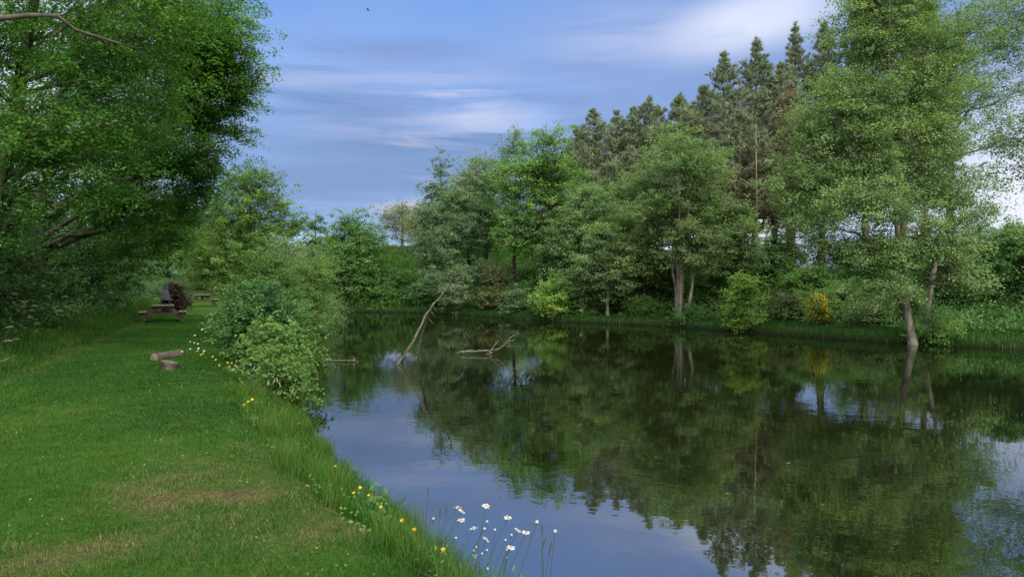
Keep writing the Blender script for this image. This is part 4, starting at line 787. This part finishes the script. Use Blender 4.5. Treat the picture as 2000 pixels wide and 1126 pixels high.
# longer tufts left unmown round the log and stump
n = 26000; x = rng.uniform(-7.9, -4.4, n); y = rng.uniform(11.6, 16.6, n); sd = pond_sd(x, y); cl = vnoise(x, y, 45, .4)*.6+vnoise(x, y, 46, .15)*.4
k = (rng.random(n) < sstep(.42, .62, cl)*sstep(3.1, 1.6, sd)) | ((np.hypot(x-bs[0], (y-bs[1])) < .30) & (np.hypot(x-bs[0], y-bs[1]) > .12)); x, y, cl, sd = x[k], y[k], cl[k], sd[k]
blades('rough_grass', np.stack([x, y, terrain(x, y, sd)-.01], -1), (.025+.065*cl)*rng.uniform(.5, 1.3, len(x)), .007, np.clip(.40+.3*(cl-.5)+rng.normal(0, .08, len(x)), .02, .78), lean=.6)
# grass strip along the far shore
n = 260000; x = rng.uniform(-14, 22, n); y = rng.uniform(18, 56, n); sd = pond_sd(x, y); q = .77*x+.64*y-26; k = (sd > .05) & (sd < 2.7) & ((q > -4)); x, y, sd = x[k], y[k], sd[k]
cl = vnoise(x, y, 52, .6); hh = (.07+.13*cl)*rng.uniform(.5, 1.4, len(x))*np.where(sd < .5, 1.5, 1)
blades('shore_grass', np.stack([x, y, terrain(x, y, sd)-.02], -1), hh, .024, np.clip(.36+.25*(cl-.5)+rng.normal(0, .09, len(x)), .02, .78), lean=.45)
# rough meadow on the slope behind the cove
n = 60000; x = rng.uniform(-17, 4, n); y = rng.uniform(48, 86, n); sd = pond_sd(x, y); k = sd > .3; x, y, sd = x[k], y[k], sd[k]
cl = vnoise(x, y, 62, 1.4); t = np.clip(.40+.4*(cl-.5)+rng.normal(0, .1, len(x))+.25*sstep(66, 80, y), .02, .97)
blades('meadow_grass', np.stack([x, y, terrain(x, y, sd)-.03], -1), (.25+.5*cl)*rng.uniform(.5, 1.3, len(x)), .07, t, lean=.4)
# brambles and nettles carpeting the bank under the trees
def carpet(name, n, x0, x1, y0, y1, cond, hmax, leaf, mat, tint):
    x = rng.uniform(x0, x1, n); y = rng.uniform(y0, y1, n); sd = pond_sd(x, y); k = cond(x, y, sd); x, y, sd = x[k], y[k], sd[k]
    cl = vnoise(x, y, 71, .9)*.6+vnoise(x, y, 72, .35)*.4; z = terrain(x, y, sd)+hmax*np.clip(cl*1.4-.2, .02, 1)*rng.random(len(x))**.6
    V, F = leaf_quads(np.stack([x, y, z], -1), leaf*rng.uniform(.6, 1.3, len(x)), np.array([0, -.3, .8])+rng.normal(0, .5, (len(x), 3)), .7)
    o = mesh_np(name, V, F, M[mat], None, np.clip(tint+.3*(vnoise(x, y, 73, 1.6)-.5)+rng.normal(0, .1, len(x)), 0, .9)); return tag(o, kind='stuff')
carpet('bank_undergrowth', 150000, -8, 13.2, 20, 60, lambda x, y, s: (s > 2.0) & (s < 13) & (.77*x+.64*y-26 > -2), 1.0, .11, 'oak', .46)
carpet('shade_toned_undergrowth', 90000, 13.2, 27, 17, 36, lambda x, y, s: (s > 1.5) & (s < 12) & (.77*x+.64*y-26 > -2), .8, .09, 'hedge', .46)  # darker hedge leaf colour stands in for the shade on this stretch
carpet('lawn_weeds', 26000, -12, 0, 3.4, 18, lambda x, y, s: (s > .9) & (x > left_edge_x(y)+.2) & (vnoise(x, y, 77, .45)*.6+vnoise(x, y, 78, .15)*.4 > .58) & (np.abs(x)/y < .8), .035, .022, 'hedge', .62)
carpet('hedge_undergrowth', 60000, -24, -7.5, 6, 50, lambda x, y, s: (left_edge_x(y)-x > .9) & (left_edge_x(y)-x < 4.0), .9, .10, 'hedge', .5)
carpet('bank_herbs', 40000, -6, 1.5, 2.2, 17, lambda x, y, s: (s > .1) & (s < .85) & (vnoise(x, y, 75, .5) > .52), .24, .032, 'oak', .34)

# ------------------------------------------------------------------ flowers
ORD = ['first', 'second', 'third', 'fourth', 'fifth', 'sixth', 'seventh', 'eighth', 'ninth', 'tenth', 'eleventh', 'twelfth', 'thirteenth', 'fourteenth', 'fifteenth', 'sixteenth', 'seventeenth', 'eighteenth', 'nineteenth', 'twentieth',
       'twenty first', 'twenty second', 'twenty third', 'twenty fourth', 'twenty fifth', 'twenty sixth', 'twenty seventh', 'twenty eighth', 'twenty ninth', 'thirtieth']
def rosette(n, r0, r1, width, cup, axis_, jit=.12):
    """ring of petals round axis_ at the origin"""
    axis_ = unit(axis_); ref = np.array([0, 0, 1.0]) if abs(axis_[2]) < .9 else np.array([1.0, 0, 0]); u = unit(np.cross(axis_, ref)); v = np.cross(axis_, u); V = []; 
    for k in range(n):
        a = k*6.2832/n+rng.normal(0, jit*.5); d = math.cos(a)*u+math.sin(a)*v; s = np.cross(axis_, d); c = cup+rng.normal(0, jit); L = r1*rng.uniform(.9, 1.08)
        tip = d*L+axis_*L*c; mid = d*(r0+(L-r0)*.6)+axis_*L*c*.55
        V += [d*r0-s*width*.25, d*r0+s*width*.25, mid+s*width*.5, tip+s*width*.2, tip-s*width*.2, mid-s*width*.5]
    V = np.array(V); return V, np.arange(len(V)).reshape(n, 6)
def dome(r, h, axis_, rings=3, sides=9):
    axis_ = unit(axis_); ref = np.array([0, 0, 1.0]) if abs(axis_[2]) < .9 else np.array([1.0, 0, 0]); u = unit(np.cross(axis_, ref)); v = np.cross(axis_, u); V = []; F4 = []; F3 = []
    for i in range(rings):
        t = i/rings*math.pi/2; a = np.arange(sides)*6.2832/sides; V.append((np.cos(a)[:, None]*u+np.sin(a)[:, None]*v)*r*math.cos(t)+axis_*h*math.sin(t))
    V = np.concatenate(V+[[axis_*h]]); j = np.arange(sides); j2 = (j+1) % sides
    for i in range(rings-1): F4.append(np.stack([i*sides+j, i*sides+j2, (i+1)*sides+j2, (i+1)*sides+j], -1))
    F3 = np.stack([(rings-1)*sides+j, (rings-1)*sides+j2, np.full(sides, rings*sides)], -1); return V, [np.concatenate(F4), F3]
def flower(name, label, cat, group, head, foot, kind, size, face=(0, -.5, .8), bend=.06, stem_r=.0022, leaves=2):
    head = np.asarray(head, float); foot = np.asarray(foot, float); r = empty(name, foot, label, cat, group); h = head-foot
    st = Tubes(); t = np.linspace(0, 1, 6)[:, None]; pts = h*t; pts[:, :2] = h[:2]*(t**(1+bend*8)); st.add(pts, np.linspace(stem_r, stem_r*.75, 6), 5, tint=rng.uniform(.1, .9)); stem = st.build('stem', M['stem'], r, tint=np.concatenate([np.concatenate(st.tt), np.full(10, .5)]))
    if leaves:
        lv = np.array([pts[0]+h*q for q in rng.uniform(.12, .6, leaves)]); V, F = leaf_quads(lv+rng.normal(0, .008, lv.shape), .045, rng.normal(0, 1, lv.shape)+np.array([0, 0, .4]), .22); mesh_np('foliage', V, F, M['oak'], r, rng.uniform(.4, .7, len(lv)))
    f = unit(face)
    if kind == 'daisy':
        V, F = rosette(18, size*.16, size*.5, size*.125, rng.uniform(-.15, .12), f); mesh_np('petals', V+h, F, M['petal'], r, rng.uniform(0, 1, 18))
        V, F = dome(size*.19, size*.09, f); mesh_np('disc', V+h+f*.002, F, M['yellow'], r, rng.uniform(.2, .6, sum(len(q) for q in F)), smooth=True)
    elif kind == 'bud':
        V, F = dome(size*.5, size*.62, f); mesh_np('bud', V+h, F, M['umbel'], r, rng.uniform(.3, 1, sum(len(q) for q in F)), smooth=True)
        V, F = dome(size*.52, size*.35, -f); mesh_np('sepals', V+h, F, M['stem'], r, rng.uniform(.5, 1, sum(len(q) for q in F)), smooth=True)
    elif kind == 'buttercup':
        V, F = rosette(5, size*.05, size*.5, size*.48, .45, f); mesh_np('petals', V+h, F, M['yellow'], r, rng.uniform(.3, .9, 5))
    elif kind == 'spike':
        n = 46; q = np.linspace(0, 1, n); a = rng.uniform(0, 6.28, n); P = h+np.outer(q*size, unit(h+np.array([rng.normal(0, .15), 0, 0])))+np.stack([np.cos(a), np.sin(a), 0*a], -1)*(.008*(1-q)[:, None]+.002); V, F = leaf_quads(P, .013, rng.normal(0, 1, P.shape), .8); mesh_np('flower_head', V, F, M['umbel'], r, rng.uniform(0, 1, n))
    elif kind == 'seed':
        sh = Tubes(); d = unit(h+np.array([rng.normal(0, .2), 0, 0])); sh.add([h-d*.01, h+d*size*.3, h+d*size*.7, h+d*size], [.0015, .0042, .0035, .001], 6); sh.build('seed_head', M['seed'], r)
    elif kind == 'umbel':
        Vs = []; Fs = []; ray = Tubes(); m = 0
        for k in range(13):
            a = k*2.4; rr = size*.5*math.sqrt((k+.3)/13); c = h+np.array([math.cos(a)*rr, math.sin(a)*rr, .03-5.5*rr*rr]); ray.add([h-np.array([0, 0, .05]), c], .0018, 3, cap=False)
            P = c+np.stack([rng.normal(0, size*.07, 9), rng.normal(0, size*.07, 9), rng.normal(0, .006, 9)], -1); V, F = leaf_quads(P, size*.10, np.array([0, 0, 1])+rng.normal(0, .3, P.shape), .9, hexa=True); Vs.append(V); Fs.append(F+m); m += len(V)
        mesh_np('umbel', np.concatenate(Vs), np.concatenate(Fs), M['umbel'], r, rng.uniform(0, 1, 13*9)); ray.build('rays', M['stem'], r, tint=np.full(39, .5))
    return r
# ox-eye daisies at the foot of the picture, heads first
DA = [(893.5, 990.5), (901.7, 998.5), (900.5, 1016.5), (949, 988.6), (924.6, 1032.5), (992, 1011.5), (1011.5, 1036), (1027.5, 1041.5), (949, 1054.5), (997.8, 1070)]
DB = ['white ox-eye daisy highest at the left end of the near clump', 'white ox-eye daisy tucked under the leftmost one', 'ox-eye daisy seen edge on below the leftmost pair', 'tallest white ox-eye daisy standing apart in the clump', 'narrow tilted ox-eye daisy left of the clump middle',
      'largest ox-eye daisy, full face, in the right half of the clump', 'ox-eye daisy left one of the touching right hand pair', 'ox-eye daisy right one of the touching right hand pair', 'low ox-eye daisy in the middle of the stems', 'lowest ox-eye daisy, close above the grass']
def near_foot(px, D):
    x = (px-1000)/FPX*D; return np.array([x, D, float(terrain(np.array([x]), np.array([D]), np.maximum(pond_sd(np.array([x]), np.array([D])), .12))[0])-.03])
for k, (px, py) in enumerate(DA):
    D = rng.uniform(4.05, 4.5); hd = W(px, py, D); flower('oxeye_daisy', DB[k], 'daisy', 'ox-eye daisies on the near bank', hd, near_foot(px-rng.uniform(25, 85), D-rng.uniform(.1, .35)), 'daisy', .049, face=(rng.normal(0.30, .3), -.14+rng.normal(0, .15), .9))
DU = sorted([(951, 1019.7), (946, 1033.5), (966, 1035.7), (1048.6, 1020.7), (1084.7, 1039), (999, 1046), (986.8, 1056), (930, 1070), (924.6, 1076.5), (950.6, 1075.6), (940.7, 1082.5), (989.5, 1091), (889.8, 1051.8), (846, 1014), (990, 1075), (952, 1112)])
for k, (px, py) in enumerate(DU):
    D = rng.uniform(4.0, 4.4); flower('daisy_bud', 'closed white daisy bud, %s from the left in the near clump' % (ORD[k] if k < len(DU)-1 else 'furthest'), 'daisy bud', 'daisy buds on the near bank', W(px, py, D), near_foot(px-rng.uniform(15, 75), D-rng.uniform(.05, .3)), 'bud', .015 if px < 1040 else .022, face=(rng.normal(.2, .3), -.2, .9), leaves=3)
SE = [(835, 968, 5.2), (871, 1007, 4.8), (858, 1012, 4.8), (846, 1030, 4.7), (825, 1015, 5.0), (782, 984, 5.4), (652, 868, 7.4), (640, 905, 7.2), (1060, 1046, 4.1), (1072, 1082, 4.0), (1058, 1072, 4.0)]
SL = ['tallest dark grass seed stalk on the near bank', 'arching grass seed stalk right of the tallest one', 'grass seed stalk with drooping tip beside the arching one', 'short grass seed stalk among the near stems', 'slanted grass seed stalk left of the tallest one', 'lone thin seed stalk where the bank bends', 'far seed stalk standing against the bright water', 'second far seed stalk lower in the bright water', 'thin stalk with small dark tip right of the daisies', 'lower stalk bending to the right of the daisies', 'thin dark stalk between daisies and right hand buds']
for k, (px, py, D) in enumerate(SE): flower('grass_stalk', SL[k], 'grass stalk', 'grass seed stalks on the bank', W(px, py, D), near_foot(px-rng.uniform(-12, 30), D-.1), 'seed', .07, stem_r=.0022, leaves=1)
# buttercups
BU = sorted([(784, 1027, 5.0), (809, 1035, 4.9), (743, 1025, 5.4), (788, 1052, 4.9), (703, 1008, 5.9), (720, 968, 6.0), (724, 991, 5.8), (654, 911, 7.1), (865, 1108, 4.3), (690, 963, 6.2), (392, 699, 14.6), (396, 702, 14.4), (385, 696, 14.6), (415, 717, 13.8), (421, 722, 13.6), (452, 720, 13.4), (458, 724, 13.2), (472, 725, 13.0), (444, 741, 12.4), (428, 735, 12.8), (484, 838, 9.2), (476, 842, 9.2), (492, 845, 9.0), (500, 818, 9.8)])
for k, (px, py, D) in enumerate(BU):
    b = near_foot(px, D); hd = W(px, py, D); hd[2] = max(hd[2], b[2]+rng.uniform(.08, .26))
    flower('buttercup', 'yellow buttercup, %s from the left along the near bank' % (ORD[k] if k < len(BU)-1 else 'furthest'), 'buttercup', 'buttercups on the near bank', hd, b, 'buttercup', .028 if D < 8 else .04, face=(0, -.5, .7), leaves=1)
WD = sorted([(380, 654, 16.5), (371, 667, 16), (379, 669, 15.8), (386, 671, 15.6), (371, 681, 15.2), (387, 680, 15.3), (355, 686, 15.1), (398, 685, 15), (394, 643, 17)])
for k, (px, py, D) in enumerate(WD):
    b = near_foot(px, D); hd = W(px, py, D); hd[2] = max(hd[2], b[2]+.15)
    flower('oxeye_daisy', 'small white daisy by the felled log, %s from the left there' % (ORD[k] if k < len(WD)-1 else 'furthest'), 'daisy', 'white daisies by the felled log', hd, b, 'daisy', .045, face=(rng.normal(0, .4), -.5, .7), leaves=0)
SP = sorted([(490, 735, 11.6), (497, 740, 11.5), (503, 740, 11.4), (509, 746, 11.3), (520, 748, 11.2), (513, 742, 11.3), (540, 752, 11), (545, 758, 10.9), (537, 768, 10.8), (483, 748, 11.5), (478, 742, 11.7), (550, 785, 10.6), (543, 785, 10.5), (481, 785, 10.9)])
for k, (px, py, D) in enumerate(SP):
    b = near_foot(px-4, D); hd = W(px, py+8, D); hd[2] = max(hd[2], b[2]+rng.uniform(.22, .5)); hd[:2] += rng.normal(0, .12, 2)
    flower('white_flower_spike', 'slender white flower spike below the bank bush, %s from the left' % (ORD[k] if k < len(SP)-1 else 'furthest'), 'flower', 'white flower spikes below the bushes', hd, b, 'spike', .07, leaves=2)
UM = sorted([(48, 601, 15), (90, 598, 16), (107, 608, 16), (113, 621, 15.8), (162, 616, 18.6), (135, 608, 18), (147, 608, 18.3), (35, 640, 14), (73, 667, 13.9), (95, 664, 14.3), (140, 580, 18.5), (190, 600, 21), (230, 590, 24), (182, 582, 22), (215, 572, 26), (256, 575, 29)])
for k, (px, py, D) in enumerate(UM):
    x = min((px-1000)/FPX*D, left_edge_x(D)-.3); b = np.array([x, D, gz(x, D)-.03]); hd = W(px, py, D); hd[0] = x+rng.normal(0, .05); hd[2] = max(hd[2], b[2]+.45)
    flower('cow_parsley', 'white cow parsley umbel in the left verge, %s from the left' % (ORD[k] if k < len(UM)-1 else 'nearest the barbecue'), 'wildflower', 'cow parsley along the left verge', hd, b, 'umbel', rng.uniform(.10, .17), stem_r=.003, leaves=3)
# leafy dock plants on the near bank
for k, (px, py, D, lb) in enumerate([(728, 945, 5.7, 'leafy dark stemmed plant rising above the near bank grass'), (735, 1000, 5.5, 'broad leaved plant lower on the near bank edge'), (438, 775, 12.2, 'large leaved dock below the dark round leaved bush')]):
    b = near_foot(px-6, D); hd = W(px, py, D); r = empty('leafy_weed', b, lb, 'plant', 'leafy weeds on the near bank'); h = hd-b; st = Tubes(); P = []
    for q in range(5):
        a = rng.uniform(0, 6.28); e = h*rng.uniform(.6, 1)+np.array([math.cos(a), math.sin(a), 0])*.09; cv = curve_pts((0, 0, 0), e, .03, 5, .03); st.add(cv, np.linspace(.004, .002, 5), 5); P += [cv[0]+(cv[-1]-cv[0])*s+rng.normal(0, .025, 3) for s in rng.uniform(.3, 1, 9)]
    st.build('stem', M['stem'], r, tint=np.full(sum(len(q) for q in st.Q)+sum(len(q) for q in st.T), .3)); P = np.array(P); V, F = leaf_quads(P, rng.uniform(.05, .085, len(P)), np.array([0, -.2, .7])+rng.normal(0, .4, P.shape), .42, hexa=True); mesh_np('foliage', V, F, M['hedge'], r, rng.uniform(.4, .8, len(P)))
# a few dead leaves adrift on the pond
for k, (px, py) in enumerate([(1422, 966), (1133, 765), (1540, 905)]):
    D = FPX*(EYE-WATER-.03)/(py-HORIZ); r = empty('floating_leaf', ((px-1000)/FPX*D, D, WATER+.036), 'small dead leaf adrift on the open pond', 'leaf', 'dead leaves adrift on the pond', rng.uniform(0, 6))
    a = np.linspace(0, 2*math.pi, 11)[:-1]; V = np.stack([.035*np.cos(a), .018*np.sin(a)*(1+.4*np.cos(a)), .006*np.cos(2*a)], -1); V = np.concatenate([V, V-np.array([0, 0, .003])]); i = np.arange(10); j = (i+1) % 10
    mesh_np('blade', V, [np.array([i]), np.array([i[::-1]+10]), np.stack([i+10, j+10, j, i], -1)], M['brownleaf'], r, np.full(12, .6)); st = Tubes(); st.add([(.04, 0, 0), (.065, .006, .004)], .002, 4); st.build('stalk', M['seed'], r)
# a bird far up over the pond
b = W(720, 22, 70); r = empty('flying_bird', b, 'tiny dark bird flying high in the blue sky', 'bird'); t = Tubes(); t.add([(-.17, 0, 0), (-.1, 0, .01), (0, 0, .015), (.1, 0, .01), (.15, 0, 0)], [.01, .035, .045, .03, .008], 8); t.build('body', M['bird'], r)
for s in (-1, 1): mesh_np('wing', np.array([(.06, 0, .02), (-.06, 0, .02), (-.06, s*.16, .09), (.03, s*.17, .09), (-.07, s*.36, .05), (-.03, s*.37, .05), (.06, 0, .03), (-.06, 0, .03), (-.06, s*.16, .10), (.03, s*.17, .10)]), [np.array([(0, 1, 2, 3), (3, 2, 4, 5), (7, 6, 9, 8)])], M['bird'], r)
